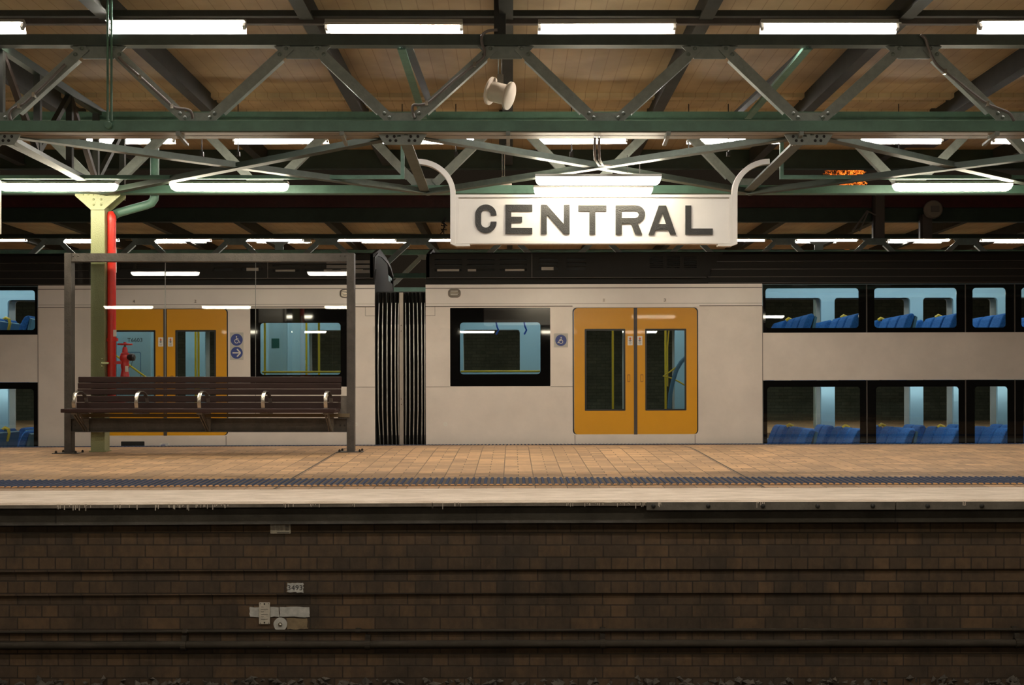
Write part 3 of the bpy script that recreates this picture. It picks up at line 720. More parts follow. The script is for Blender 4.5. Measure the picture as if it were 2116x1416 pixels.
# ------------------------------------------------------------------ station sign
SS = 211.0; DS = FPX/SS
sg = thing('station_sign', (X(1228,SS), DS, Z(505,SS)), 'long white station sign with raised black letters reading CENTRAL', 'sign')
part('panel', sheet([rrect(X(941,SS),X(1513,SS),Z(505,SS),Z(402,SS))], DS, .05), M_sign, sg)
fr_ = MB()
ax0, ax1, az0, az1 = X(941,SS), X(1513,SS), Z(504,SS), Z(403,SS)
fr_ = sheet([rrect(ax0,ax1,az0,az1), rrect(ax0+.030,ax1-.030,az0+.028,az1-.026)], DS-.014, .016)
part('raised_border', fr_, M_sign, sg, bevel=.005)
def arc(px0, pxe):
    pts = []
    cxp = pxe; 
    for k in range(13):
        a = math.pi/2*k/12
        pts.append((X(px0 + (pxe-px0)*(1-math.cos(a)), SS), DS+.02, Z(400 - 66*math.sin(a), SS)))
    return pts
for px0, pxe, lab in ((936,862,'left'),(1518,1590,'right')):
    pts = [(X(px0,SS),DS+.02,Z(505,SS)),(X(px0,SS),DS+.02,Z(402,SS))]+arc(px0,pxe)[1:]
    mb = MB(); wdt = .052; dep = .07
    P = [Vector(p) for p in pts]; m = len(P)
    for i, p in enumerate(P):
        d = (P[min(i+1,m-1)]-P[max(i-1,0)]).normalized(); nr = Vector((d.z,0,-d.x))
        for a, b in ((-1,-1),(1,-1),(1,1),(-1,1)): mb.v.append(tuple(p+nr*a*wdt/2+Vector((0,b*dep/2,0))))
    for i in range(m-1):
        for j in range(4): a = i*4+j; b = i*4+(j+1)%4; mb.f.append((a,b,b+4,a+4))
    mb.f.append((3,2,1,0)); mb.f.append(tuple(range((m-1)*4,m*4)))
    part('curved_arm', mb, M_sign, sg, bevel=.003)
    sx = 1 if px0 < 1000 else -1
    part('foot_plate', MB().prism([(X(px0,SS)-.026*sx,Z(504,SS)),(X(px0+sx*8,SS),Z(509.5,SS)),(X(px0+sx*35,SS),Z(509,SS)),(X(px0+sx*35,SS),Z(505,SS))][::sx], DS-.02, DS+.06), M_sign, sg)
# letters: polygons in a unit box
def glyph(ch):
    t = .205
    if ch == 'E': return [[(0,0),(1,0),(1,t),(t*1.05,t),(t*1.05,.395),(.62,.395),(.62,.59),(t*1.05,.59),(t*1.05,1-t*1.1),(1,1-t*1.1),(1,1),(0,1)]]
    if ch == 'L': return [[(0,0),(1,0),(1,t),(t*1.05,t),(t*1.05,1),(0,1)]]
    if ch == 'T': return [[(.395,0),(.605,0),(.605,1-t),(1,1-t),(1,1),(0,1),(0,1-t),(.395,1-t)]]
    if ch == 'N': return [[(0,0),(.2,0),(.2,.66),(.8,0),(1,0),(1,1),(.8,1),(.8,.33),(.2,1),(0,1)]]
    if ch == 'A': return [[(0,0),(.2,0),(.265,.155),(.715,.155),(.78,0),(1,0),(.63,1),(.37,1)], [(.345,.36),(.50,.74),(.635,.36)]]
    if ch == 'R':
        o = [(0,0),(.21,0),(.21,.37),(.52,.37),(.66,0),(.9,0),(.74,.40)]
        for k in range(9):
            a = math.radians(-70+160*k/8); o.append((.68+.32*math.cos(a), .69+.31*math.sin(a)))
        o += [(0,1)]
        h = [(.21,.56),(.66,.56)]+[(.66+.125*math.cos(math.radians(a)), .685+.125*math.sin(math.radians(a))) for a in (-60,-30,0,30,60)]+[(.66,.81),(.21,.81)]
        return [o, h]
    if ch == 'C':
        o = []
        R = .5
        def e(cx, cz, rx, rz, a0, a1, n=7): return [(cx+rx*math.cos(math.radians(a0+(a1-a0)*k/n)), cz+rz*math.sin(math.radians(a0+(a1-a0)*k/n))) for k in range(n+1)]
        o += [(1,.62)] + [(1,.66)] + e(.5,.64,.5,.36,5,90) + e(.5,.64,.5,.36,90,180)[1:] + e(.5,.36,.5,.36,180,270) + e(.5,.36,.5,.36,270,355)[1:] + [(1,.40)]
        o += [(.73,.40)] + e(.5,.35,.22,.16,0,-90) + e(.5,.35,.22,.16,-90,-180)[1:] + e(.5,.65,.22,.16,180,90) + e(.5,.65,.22,.16,90,0)[1:] + [(.73,.62)]
        return [o]
LT = [('C',982,1026,423,482),('E',1044.5,1100,423.5,483.5),('N',1118,1177,423.5,483.5),('T',1195,1253,424.5,484),('R',1272,1333,424.5,484.5),('A',1340,1397,425,485),('L',1416,1472.5,425,485)]
for ch, a, b, c, d in LT:
    x0, x1, z0, z1 = X(a,SS), X(b,SS), Z(d,SS), Z(c,SS)
    gl = [[(x0+(x1-x0)*u, z0+(z1-z0)*v) for u, v in lp] for lp in glyph(ch)]
    lt = part('letter', sheet(gl, DS-.012, .014), M_letter, sg, label='black letter %s' % ch)
# sign cut by the left edge with its post
es = thing('edge_sign', (-5.1, 10.7, ground(-5,10.7)), 'white sign box on a thin post, cut by the left edge of the photo', 'sign')
part('post', MB().tube([(X(-1,214),10.72,ground(-5,10.7)-.01),(X(-1,214),10.72,Z(280,214))], .015, 12), M_rust, es, smooth=True)
part('box', MB().box(-5.5,X(8,214),10.62,10.70,Z(486,214),Z(375,214)), M_sign, es, bevel=.006)
part('red_ring', sheet([circ(-5.11,Z(403,214),.125,40), circ(-5.11,Z(403,214),.105,40)], 10.615, .006), M_red, es)
part('red_ring', sheet([circ(-5.11,Z(462,214),.125,40), circ(-5.11,Z(462,214),.105,40)], 10.613, .006), M_red, es)

# ------------------------------------------------------------------ column, pipes, hydrant
cz0 = ground(-4.43, 11.95)
co = thing('steel_column', (-4.43, 11.97, cz0), 'olive green steel column with riveted flared cap behind the bench', 'column')
part('shaft', MB().box(-4.505,-4.355,11.90,11.915,cz0,2.76).box(-4.505,-4.355,12.035,12.05,cz0,2.76).box(-4.437,-4.423,11.915,12.035,cz0,2.76), M_column, co, bevel=.003)
part('shaft_side', MB().box(-4.362,-4.3555,11.915,12.035,cz0,2.76), M_column, co)
part('base_plate', MB().box(-4.52,-4.34,11.89,12.06,cz0-.01,cz0+.012), M_column, co)
for yy in (11.888, 12.05):
    cpl = part('cap_plate', MB().prism([(-4.50,2.72),(-4.36,2.72),(X(250,193),2.87),(X(250,193),2.905),(X(157,193),2.905),(X(157,193),2.87)], yy, yy+.012), M_column, co)
    if yy < 12:
        rv = MB()
        for px in (195.5,211):
            for py in (413,424): rv.dome((X(px,193),yy,Z(py,193)),.013,.010)
        for px in (174,185,195,210): rv.dome((X(px,193),yy,Z(403,193)),.010,.008)
        part('rivets', rv, M_column, cpl, smooth=True)
rp = thing('red_riser_pipe', (-4.31, 11.98, .6), 'chipped red fire pipe rising beside the olive column', 'pipe')
part('pipe_run', MB().tube([(-4.31,11.985,.62),(-4.31,11.985,Z(452,192))], .045, 20), M_red, rp, smooth=True)
part('pipe_top', MB().tube([(-4.31,11.985,Z(456,192)),(-4.312,11.985,Z(448,192)),(-4.325,11.99,Z(438,192))], [.049,.047,.030], 20), M_red, rp, smooth=True)
part('coupling', MB().tube([(-4.31,11.985,Z(706,192)),(-4.31,11.985,Z(699,192))], .053, 20).box(-4.27,-4.245,11.95,12.0,Z(705,192),Z(699,192)), M_red, rp, smooth=True)
part('paper_tag', MB().box(X(229,194),X(235.5,194),11.925,11.93,Z(695,194),Z(681,194)), M_stickw, rp)
ep = thing('side_plate_sign', (X(240,190), 12.1, Z(565,190)), 'narrow white plate edge beside the red pipe, above the shelter beam line', 'plate')
part('plate', MB().box(X(238,190),X(242.5,190),12.0,12.08,Z(564,190),Z(513,190)), M_stickw, ep)
gp_ = thing('green_downpipe', (X(320,190), 12.1, 3.7), 'green downpipe with elbows joining the top of the red pipe', 'pipe')
P = [(X(320,190),12.1,3.68),(X(320,190),12.1,Z(400,190)),(X(319,190),12.1,Z(411,190)),(X(313,190),12.1,Z(420,190)),(X(303,190),12.1,Z(424,190)),(X(245,190),12.1,Z(440,190)),(X(236,191),12.05,Z(444,191))]
part('pipe_run', MB().tube(P, .047, 20), M_green, gp_, smooth=True)
hx = X(261,191); hyd = thing('hydrant_valve', (hx, 12.0, .60), 'red hydrant valve with handwheel and black cap behind the bench', 'hydrant')
def ZZ(y): return Z(y,191)
part('body', MB().tube([(hx,12.0,ZZ(800)),(hx,12.0,ZZ(778)),(hx,12.0,ZZ(770)),(hx,12.0,ZZ(764)),(hx,12.0,ZZ(760)),(hx,12.0,ZZ(752)),(hx,12.0,ZZ(749)),(hx,12.0,ZZ(744)),(hx,12.0,ZZ(739)),(hx,12.0,ZZ(735)),(hx,12.0,ZZ(733))],
     [.045,.048,.04,.034,.042,.044,.040,.052,.055,.050,.038], 20), M_hyd, hyd, smooth=True)
part('bonnet', MB().tube([(hx,12.0,ZZ(734)),(hx,12.0,ZZ(731)),(hx,12.0,ZZ(729)),(hx,12.0,ZZ(720)),(hx,12.0,ZZ(718))], [.045,.045,.030,.024,.020], 18), M_hyd, hyd, smooth=True)
part('stem', MB().tube([(hx,12.0,ZZ(719)),(hx,12.0,ZZ(710))], .012, 10), M_bracket, hyd, smooth=True)
wh_ = MB()
ring = [(hx+.072*math.cos(2*math.pi*k/24), 12.0+.072*math.sin(2*math.pi*k/24), ZZ(712)) for k in range(25)]
wh_.tube(ring, .008, 8)
for k in range(3): a = math.pi*k/3; wh_.bar((hx-.07*math.cos(a),12-.07*math.sin(a),ZZ(712)),(hx+.07*math.cos(a),12+.07*math.sin(a),ZZ(712)),.012,.008,(0,0,1))
wh_.tube([(hx,12.0,ZZ(714)),(hx,12.0,ZZ(708))], .015, 12)
part('handwheel', wh_, M_hyd, hyd, smooth=True)
part('outlet_cap', MB().tube([(hx+.035,11.99,ZZ(739)),(hx+.06,11.98,ZZ(739)),(hx+.065,11.98,ZZ(739)),(hx+.105,11.97,ZZ(739)),(hx+.115,11.97,ZZ(739))], [.03,.03,.04,.04,.025], 16), M_gasket, hyd, smooth=True)
part('brace_arm', MB().box(-4.37,hx-.02,11.955,11.967,ZZ(753),ZZ(747)), M_hyd, hyd)
part('paper_tag', MB().box(X(266,191),X(272,191),11.93,11.935,ZZ(769),ZZ(757)), M_stickw, hyd)
part('chain', MB().tube([(hx+.1,11.96,ZZ(744)),(hx+.085,11.95,ZZ(756)),(hx+.05,11.94,ZZ(762)),(hx+.02,11.94,ZZ(757))], .003, 6), M_gasket, hyd)
part('link_pipe', MB().tube([(-4.31,11.99,.66),(hx,12.0,.66)], .035, 14), M_hyd, hyd, smooth=True)
bc_ = MB()
for py in (742,750,757): bc_.dome((X(208,194),11.9,Z(py,194)),.009,.02)
bc_.box(X(206,194),X(222,194),11.885,11.9,Z(752,194),Z(748,194))
tag(part('pipe_clamp', bc_, M_column), 'small olive clamp bolted to the olive column', 'clamp')

# ------------------------------------------------------------------ shelter frame and bench
g_l, g_r = ground(-4.69,11.73), ground(-1.7,11.73)
zt_ = Z(523,196)
sh = thing('platform_bench', (-3.19, 11.78, g_r), 'long dark timber slat bench with five metal arm loops, in a steel frame with glass', 'bench')
for (a, b, g) in ((-4.72,-4.648,g_l),(-1.742,-1.665,g_r)):
    part('post', MB().box(a,b,11.73,11.738,g-.01,zt_).box(a,b,11.832,11.84,g-.01,zt_).box((a+b)/2-.006 if a < -4 else a,(a+b)/2+.006 if a < -4 else a+.008,11.738,11.832,g-.01,zt_).box(b-.006,b,11.738,11.832,g-.01,zt_), M_rust, sh, bevel=.002)
    bp_ = part('base_plate', MB().box(a-.10,b+.10,11.66,11.92,g-.012,g+.004), M_rust, sh)
    for dx in (-.07,.065):
        for dy in (11.69,11.88):
            xx = (a if dx < 0 else b)+dx
            part('anchor_bolt', MB().tube([(xx,dy,g),(xx,dy,g+.022)],.013,6).tube([(xx,dy,g+.022),(xx,dy,g+.030)],.007,8), M_black, bp_)
part('top_beam', MB().box(-4.66,-1.735,11.74,11.75,zt_-.088,zt_-.002).box(-4.66,-1.735,11.75,11.83,zt_-.010,zt_-.002).box(-4.66,-1.735,11.75,11.83,zt_-.088,zt_-.080), M_rust, sh)
rv = MB()
for px in (155.5,165.5,705,714): rv.dome((X(px,195),11.74,Z(530,195)),.009,.008)
part('beam_bolts', rv, M_rust, sh)
zc0, zc1 = Z(893,195), Z(864,195)
part('lower_channel', MB().box(-4.66,-1.735,11.76,11.768,zc0,zc1).box(-4.66,-1.735,11.72,11.768,zc0,zc0+.008).box(-4.66,-1.735,11.72,11.768,zc1-.008,zc1), M_rust, sh)
rv = MB()
for px in (157,166,704,713): rv.dome((X(px,195),11.76,Z(879,195)),.010,.010)
part('channel_bolts', rv, M_rust, sh)
gz0, gz1 = .53, zt_-.085
seams = [-4.645, X(343,193), X(529.5,193), -1.745]
for a, b in zip(seams, seams[1:]):
    part('glass_pane', pane(rrect(a+.003,b-.003,gz0,gz1), 11.89), G_pane, sh)
mbs = MB()
for xx in seams[1:3]: mbs.box(xx-.0025,xx+.0025,11.885,11.895,gz0,gz1)
part('pane_seal', mbs, mat('seal_grey',(0.15,0.15,0.14),0.3), sh)

bn = sh
XL, XR = -4.62, -1.81
def bslat(y0, y1, D0, D1_):
    s0 = FPX/D0; z1, z0 = Z(y0,FPX/D0), Z(y1,FPX/D0)
    return MB().box(XL+.02,XR,D0,D0+.032,z0-(.0005 if y1 != 816.3 else -.001),z1)
for (a, b, D) in ((778.5,791,11.80),(791.6,803.4,11.785),(804,816.3,11.775),(818,831,11.76),(831.6,845,11.745)):
    part('back_slat', bslat(a,b,D,0), M_wood, bn, bevel=.007)
sz = Z(845,202)
for k, D in enumerate((11.385,11.475,11.565,11.655)):
    dz = -.012 if k in (1,2) else 0
    part('seat_slat', MB().box(XL,XR,D,D+.078,sz+dz-(.04 if k == 0 else .032),sz+dz), M_wood, bn, bevel=.006)
for i, px in enumerate((146,276,406.5,539,669)):
    xx = X(px,202.5)+.01; pts = [(xx,11.43,sz-.02),(xx,11.405,sz+.06),(xx,11.41,sz+.11),(xx,11.45,sz+.155),(xx,11.52,sz+.178),(xx,11.60,sz+.175),(xx,11.68,sz+.15),(xx,11.74,sz+.11),(xx,11.76,sz+.06)]
    mb = MB(); P = [Vector(p) for p in pts]; m = len(P)
    for j, p in enumerate(P):
        d = (P[min(j+1,m-1)]-P[max(j-1,0)]).normalized(); nr = Vector((0,d.z,-d.y))
        for a, b in ((-1,-1),(1,-1),(1,1),(-1,1)): mb.v.append(tuple(p+Vector((a*.019,0,0))+nr*b*.006))
    for j in range(m-1):
        for q in range(4): a = j*4+q; b = j*4+(q+1)%4; mb.f.append((a,b,b+4,a+4))
    mb.f.append((3,2,1,0)); mb.f.append(tuple(range((m-1)*4,m*4)))
    part('armrest', mb, M_steel, bn, smooth=True, bevel=.002)
    if i % 2 == 0:
        mb = MB().box(xx-.03,xx+.03,11.42,11.72,sz-.06,sz-.04)
        for sx in (-.012,.012):
            mb.bar((xx+sx,11.45,sz-.055),(xx+sx,11.74,sz-.235),.010,.028,(0,1,0))
        mb.bar((xx,11.58,sz-.055),(xx,11.70,sz-.16),.012,.02,(0,1,0)); mb.box(xx-.03,xx+.03,11.735,11.76,sz-.245,sz-.05)
        part('seat_bracket', mb, M_bracket, bn, bevel=.002)
    else:
        part('seat_bracket', MB().box(xx-.035,xx+.035,11.42,11.72,sz-.055,sz-.04), M_bracket, bn)
part('back_rail', MB().box(XL+.02,XR+.1,11.72,11.745,sz-.095,sz-.055), mat('under_rail',(0.12,0.09,0.05),0.6), bn)
part('ribbed_end_plate', MB().box(XR-.03,XR+.085,11.77,11.79,zc1,Z(818,195)), M_bracket, bn)

# ------------------------------------------------------------------ train
TS = 132.0; TD = FPX/TS
def tx(px): return X(px,TS)
def tz(py): return Z(py,TS)
ROLL = -.0026
def strokes(segs, wd, y, th=.001):
    mb = MB()
    for p, q in segs: mb.bar((p[0],y,p[1]),(q[0],y,q[1]), wd, th, (0,1,0))
    return mb
def wheelchair(cx, cz, r, y, parent, flip=1):
    u = r*.62*flip; v = r*.62
    mb = sheet([circ(cx+u*-.05,cz+v*.82,r*.11,12)], y, .001)
    sg_ = [((-.05,.6),(.0,-.05)),((.0,.28),(.45,.28)),((.0,-.05),(.5,-.05)),((.5,-.05),(.75,-.72)),((.75,-.72),(.98,-.62))]
    for k in range(14):
        a0 = math.radians(95+ (250)*k/14); a1 = math.radians(95+250*(k+1)/14)
        sg_.append(((-.02+.52*math.cos(a0)*1., -.38+.52*math.sin(a0)),(-.02+.52*math.cos(a1), -.38+.52*math.sin(a1))))
    for p, q in sg_:
        mb.bar((cx+u*p[0],y,cz+v*p[1]),(cx+u*q[0],y,cz+v*q[1]), r*.10, .001, (0,1,0))
    part('pictogram', mb, M_stickw, parent)
IN = .09      # side wall thickness
FAR = 20.28
FI = 19.95    # far wall inner face
def carriage(side):
    B = side == 'B'
    def m(px): return px if B else 1656-px
    def mx(px): return tx(m(px))
    def rr_(a, b, c, d, r=0): return rrect(mx(a), mx(b), tz(d), tz(c), r)
    def bx(mb, a, b, y0, y1, c, d):
        x0, x1 = sorted((mx(a), mx(b))); z0, z1 = sorted((tz(c), tz(d))); return mb.box(x0,x1,y0,y1,z0,z1)
    lab = 'silver double deck carriage with yellow doors, right of the black gangway' if B else 'silver double deck carriage behind the bench, left of the black gangway'
    t = thing('train_carriage', (tx(828), TD, -.9), lab, 'train carriage')
    xe = 2330          # outer end in mirrored pixels
    # --- side wall with openings
    holes_v = [rr_(931,1138,637,799,.01), rr_(1184,1443.5,637,899,.06)]
    wall = sheet([rr_(880.5,1576,634,921.5,0)] + holes_v, TD, .03)
    part('side_wall', wall, M_silver, t)
    part('cantrail_panel', sheet([rr_(880.5,1576,588.5,634)], TD-.004, .03), M_silver2, t)
    part('skirt', sheet([rr_(880.5,xe,921.5,985)], TD+.02, .03), M_silver, t)
    part('deck_panel', sheet([rr_(1576,xe,690,788)], TD, .03), M_silver, t)
    sm = MB()
    for (a,b,c,d) in ((880.5,1576,595.5,597),(880.5,1576,628.2,628.8),(880.5,1576,633,634.6),(1576,1577.2,634,921),(1188,1189,900,921),(1436,1437,900,921),(880.5,931,799.5,800.3),(1138,1184,799.5,800.3),(880.5,900,652.5,653.1),(899.6,900.2,634,653)):
        bx(sm, a, b, TD-.0055, TD, c, d)
    part('panel_seams', sm, M_seam, t)
    part('door_sill_trim', bx(MB(), 1184, 1446, TD-.010, TD, 632.5, 636), M_silver2, t)
    # --- saloon window in the single deck section
    wf = part('side_window', sheet([rr_(931,1138,637,799,.01), rr_(951.5,1117.5,667,774,.05)], TD+.006, .012), M_blackglass, t)
    part('pane', pane(rr_(951,1118,666.5,774.5), TD+.010), G_win, wf)
    # --- doors
    for (a,b,wa,wb,hp,stp) in ((1187,1310.5,1209,1293,1300,1303),(1317.5,1441,1334,1419,1327,1323)):
        out = [(p if True else p) for p in rr_(a,b,638,899,0)]
        # rounded outer corner only on the outer side
        def leaf(a, b):
            x0, x1 = sorted((mx(a), mx(b))); z0, z1 = tz(899), tz(638); r = .06
            outer_left = (mx(a) < mx(b)) == (a == 1187)
            pts = []
            if outer_left:
                for cz_, a0 in ((z1-r,90),(z0+r,180)):
                    for k in range(6): an = math.radians(a0+90*k/5); pts.append((x0+r+r*math.cos(an), cz_+r*math.sin(an)))
                pts += [(x1,z0),(x1,z1)]
            else:
                pts += [(x0,z1),(x0,z0)]
                for cz_, a0 in ((z0+r,-90),(z1-r,0)):
                    for k in range(6): an = math.radians(a0+90*k/5); pts.append((x1-r+r*math.cos(an), cz_+r*math.sin(an)))
            return pts
        dl = part('door_leaf', sheet([leaf(a,b), rr_(wa,wb,681,850,.01)], TD+.004, .035), M_yellow, t, bevel=.003)
        part('window_gasket', sheet([rr_(wa,wb,681,850,.01), rr_(wa+3.5,wb-3.5,684.5,846.5,.01)], TD+.001, .02), M_gasket, dl)
        part('door_glass', pane(rr_(wa+3,wb-3,684,847), TD+.012), G_win, dl)
        hd = part('pull_recess', sheet([rr_(hp-3,hp+3,775,791,.008), rr_(hp-1.8,hp+1.8,777,789,.004)], TD-.001, .006), mat('recess_brown',(0.35,0.15,0.01),0.5), dl)
        st = part('warning_sticker', sheet([rr_(stp-5.2,stp+5.2,696,715,.005)], TD-.0005, .004), M_stickw, dl)
        x_, z_ = mx(stp), tz(700)
        part('warning_sign_print', MB().prism([(x_-.02,z_-.018),(x_+.02,z_-.018),(x_,z_+.018)], TD-.002, TD-.0006), M_orange, st)
        part('sticker_print', MB().box(x_-.006,x_+.006,TD-.002,TD-.0006,tz(707.5),tz(702.5)).box(x_-.02,x_-.012,TD-.002,TD-.0006,tz(706.5),tz(704.5)).box(x_+.012,x_+.02,TD-.002,TD-.0006,tz(706.5),tz(704.5)).box(x_-.022,x_+.022,TD-.002,TD-.0006,tz(710.3),tz(709.6)).box(x_-.022,x_+.018,TD-.002,TD-.0006,tz(712.6),tz(711.9)), M_ink, st)
    part('door_centre_post', bx(MB(), 1310.5, 1317.5, TD-.004, TD+.03, 638, 899.5), mat('door_post',(0.05,0.04,0.035),0.45), t)
    part('door_frame_gap', sheet([rr_(1184,1443.5,636.5,900.5,.06), rr_(1186.5,1441.5,638.5,898.8,.06)], TD+.012, .02), M_gasket, t)
    # --- double deck window bands
    edges = [1577.5,1792,1996,2098,2300]
    ups = [(1583,1775.5),(1808,1978),(2011,2079.5),(2112,2285)]
    ubs = [(1586,1778),(1811,1982),(2015,2083),(2116,2290)]
    for k in range(4):
        a, b = edges[k], edges[k+1]
        w_ = part('upper_window', sheet([rr_(a+.5,b-.8,590.5,690,0), rr_(ups[k][0],ups[k][1],598,680,.05)], TD+.004, .012), M_blackglass, t)
        part('pane', pane(rr_(ups[k][0]-.5,ups[k][1]+.5,597.5,680.5), TD+.010), G_win, w_)
        w_ = part('lower_window', sheet([rr_(a+.5,b-.8,788.5,960,0), rr_(ubs[k][0],ubs[k][1],802,945,.05)], TD+.004, .012), M_blackglass, t)
        part('pane', pane(rr_(ubs[k][0]-.5,ubs[k][1]+.5,801.5,945.5), TD+.010), G_win, w_)
    gm = MB()
    for e in edges[1:]: bx(gm, e-1, e+1, TD-.002, TD+.01, 590, 690); bx(gm, e-1, e+1, TD-.002, TD+.01, 788, 960)
    part('window_mullions', gm, mat('mullion',(0.09,0.075,0.065),0.4), t)
    # --- roof as a profile along the car
    pf = [(TD+.004,tz(589)),(TD+.01,tz(560)),(TD+.06,tz(524)-.045),(TD+.14,tz(524)-.03),(TD+.5,3.02),(TD+1.0,3.06),(TD+1.9,3.06),(TD+2.4,3.02),(TD+2.8,2.9),(TD+2.86,2.45)]
    pf += [(TD+2.82,2.45),(TD+2.76,2.87),(TD+2.35,2.97),(TD+1.9,3.01),(TD+1.0,3.01),(TD+.5,2.97),(TD+.18,tz(524)-.08),(TD+.09,tz(524)-.10),(TD+.04,tz(560)),(TD+.035,tz(589))]
    xs0, xs1 = sorted((mx(881), mx(xe)))
    part('roof', MB().prism(pf, xs0, xs1, 'x'), M_roof, t)
    rl = MB()
    for py in (542,558,574,586.5): bx(rl, 1465, xe, TD-.006, TD+.02 if py > 555 else TD+.05, py-.5, py+.5)
    part('roof_ribs', rl, M_roofline, t)
    sb = MB()
    for a, b in ((1470,xe),):
        for k, (c, d) in enumerate(((527,541),(543,557),(559,573),(575,585.5))):
            bx(sb, a, b, TD-.004+(.0 if k else .03), TD+.05, c, d)
    part('roof_slats', sb, M_roof, t)
    # air conditioning pod
    pod_o = [(mx(883),tz(575)),(mx(883),tz(526)),(mx(1495),tz(524.5)),(mx(1458),tz(574.5))]
    slots = []
    for g0 in (900,967,1034):
        for r_, (c, d) in enumerate(((537,541),(547,551),(557,562))): slots.append(rr_(g0,g0+56,c,d,.008))
    for g0 in (1114,1172):
        for r_, (c, d) in enumerate(((535,540),(544,549),(553,560))): slots.append(rr_(g0,g0+40,c,d,.008))
    for g0 in (1343,1378,1413):
        for r_ in range(6): slots.append(rr_(g0,g0+27,533+r_*4.2,535.2+r_*4.2,.0))
    pd = part('equipment_pod', sheet([pod_o]+slots, TD-.05, .02), M_roof, t)
    part('pod_back', bx(MB(), 884, 1457, TD+.012, TD+.02, 527, 574), mat('pod_inside',(0.006,0.006,0.006),0.6), pd)
    part('pod_coils', bx(bx(bx(bx(MB(),905,950,TD-.02,TD+.01,556,561),968,985,TD-.02,TD+.01,555,562),1045,1085,TD-.02,TD+.01,556,561),1120,1145,TD-.02,TD+.01,553,560), mat('pod_metal',(0.25,0.21,0.18),0.4,metal=.6), pd)
    part('pod_edge', bx(bx(MB(), 883, 1460, TD-.052, TD-.03, 574.8, 575.8), 1099.5,1101, TD-.053, TD-.03, 525, 575), M_roofline, pd)
    if not B:
        lv = MB()
        for c, d in ((538.5,545),(548.5,555),(558.5,565)): bx(lv, 890, 979, TD-.055, TD-.049, c, d)
        part('louvre', lv, mat('louvre_grey',(0.11,0.095,0.085),0.5), pd)
    # pod end cap and carriage end wall
    e0 = mx(883); e1 = mx(880.5)
    a, b = sorted((e0, mx(889)))
    part('pod_end', MB().prism([(TD-.05,tz(575)),(TD-.05,tz(526)),(TD+.9,3.13),(TD+1.9,3.10),(TD+2.3,2.5)], a, b, 'x'), mat('end_grey',(0.045,0.042,0.040),0.85), t)
    a, b = sorted((mx(880.5), mx(884)))
    part('end_wall', MB().prism([(TD+.01,-1.2),(TD+.01,tz(590)),(TD+.2,2.72),(TD+2.6,2.72),(TD+2.86,tz(590)),(TD+2.86,-1.2)], a, b, 'x'), mat('end_grey',(0.045,0.042,0.040),0.85), t)
    # marker lamp recess, door numbers, test point
    ml = part('marker_lamp', sheet([rr_(927,953,597.5,615.5,.055), rr_(930,950,599.5,613.5,.045)], TD-.012, .012), M_seam, t)
    part('lens', sheet([rr_(929,951,599,614,.05)], TD-.008, .006), mat('lamp_lens',(0.30,0.25,0.2),0.2,metal=.6), ml)
    part('lens_bar', bx(bx(MB(),932,947,TD-.012,TD-.006,602,604),932,947,TD-.012,TD-.006,608,610.5), M_stick, ml)
    part('test_point', sheet([circ(mx(920.5),tz(877),.032,16), circ(mx(920.5),tz(877),.012,12)], TD-.004, .005), M_stickw, t)
    for px, ch in (((1249,'1'),(1375,'3')) if B else ((1251,'2'),(1378,'4'))):
        nb = part('door_number', sheet([rr_(px-3,px+3,618,626)], TD-.006, .003), M_silver, t)
        part('digit', text_mb(ch, mx(px), tz(622), TD-.0075, .065), M_ink, nb)
    if B:
        s_ = part('access_sticker', sheet([rr_(1145.5,1174.5,690,719,.006)], TD-.002, .003), M_stick, t)
        part('blue_disc', sheet([circ(mx(1160),tz(704.5),.088,32)], TD-.004, .003), M_blue, s_)
        wheelchair(mx(1160), tz(704.5), .088, TD-.0055, s_, -1)
    else:
        s_ = part('access_sticker', sheet([rrect(tx(476),tx(504),tz(743),tz(686.5),.006)], TD-.002, .003), M_stick, t)
        part('blue_disc', sheet([circ(tx(490),tz(701.5),.094,32)], TD-.004, .003), M_blue, s_)
        wheelchair(tx(490), tz(701.5), .094, TD-.0055, s_, 1)
        part('blue_disc', sheet([circ(tx(490),tz(728.5),.094,32)], TD-.004, .003), M_blue, s_)
        cx_, cz_ = tx(490), tz(728.5)
        part('arrow', strokes([((cx_-.065,cz_),(cx_+.05,cz_)),((cx_+.06,cz_),(cx_+.005,cz_+.06)),((cx_+.06,cz_),(cx_+.005,cz_-.06))], .02, TD-.0055), M_stickw, s_)
        part('step_slot', sheet([rrect(tx(250.5),tx(299),tz(924),tz(911),.01)], TD-.003, .004), M_gasket, t)
        lb = part('small_label', sheet([rrect(tx(331),tx(350),tz(921),tz(914.5),.002)], TD-.003, .003), M_stickw, t)
        part('print_lines', MB().box(tx(333),tx(342),TD-.005,TD-.003,tz(919.5),tz(918)).box(tx(336),tx(348),TD-.005,TD-.003,tz(917),tz(916.3)), M_blue, lb)
    # --- interior
    def X2(px): return X(m(px) if not B else px, FPX/FI)
    iz = MB()
    vest0, vest1 = sorted((mx(884), mx(1576)))
    dd0, dd1 = sorted((mx(1576), mx(xe)))
    fh = tz(899)
    part('vestibule_floor', MB().box(vest0,vest1,TD+.04,FI+.3,fh-.1,fh), M_infloor, t)
    part('upper_deck_floor', MB().box(dd0,dd1,TD+.04,FI+.3,.915,.94), M_inblue, t)
    part('lower_deck_floor', MB().box(dd0,dd1,TD+.04,FI+.3,-.95,-.86), M_infloor, t)
    part('inner_ceiling', MB().box(min(vest0,dd0),max(vest1,dd1),TD+.04,FI+.3,2.80,2.84), M_inblue, t)
    part('upper_side_lining', MB().box(min(vest0,dd0),max(vest1,dd1),TD+.045,TD+.06,2.40,2.80).box(min(mx(1573),mx(1583)),max(mx(1573),mx(1583)),TD+.035,TD+.06,-.9,2.44), M_inblue, t)
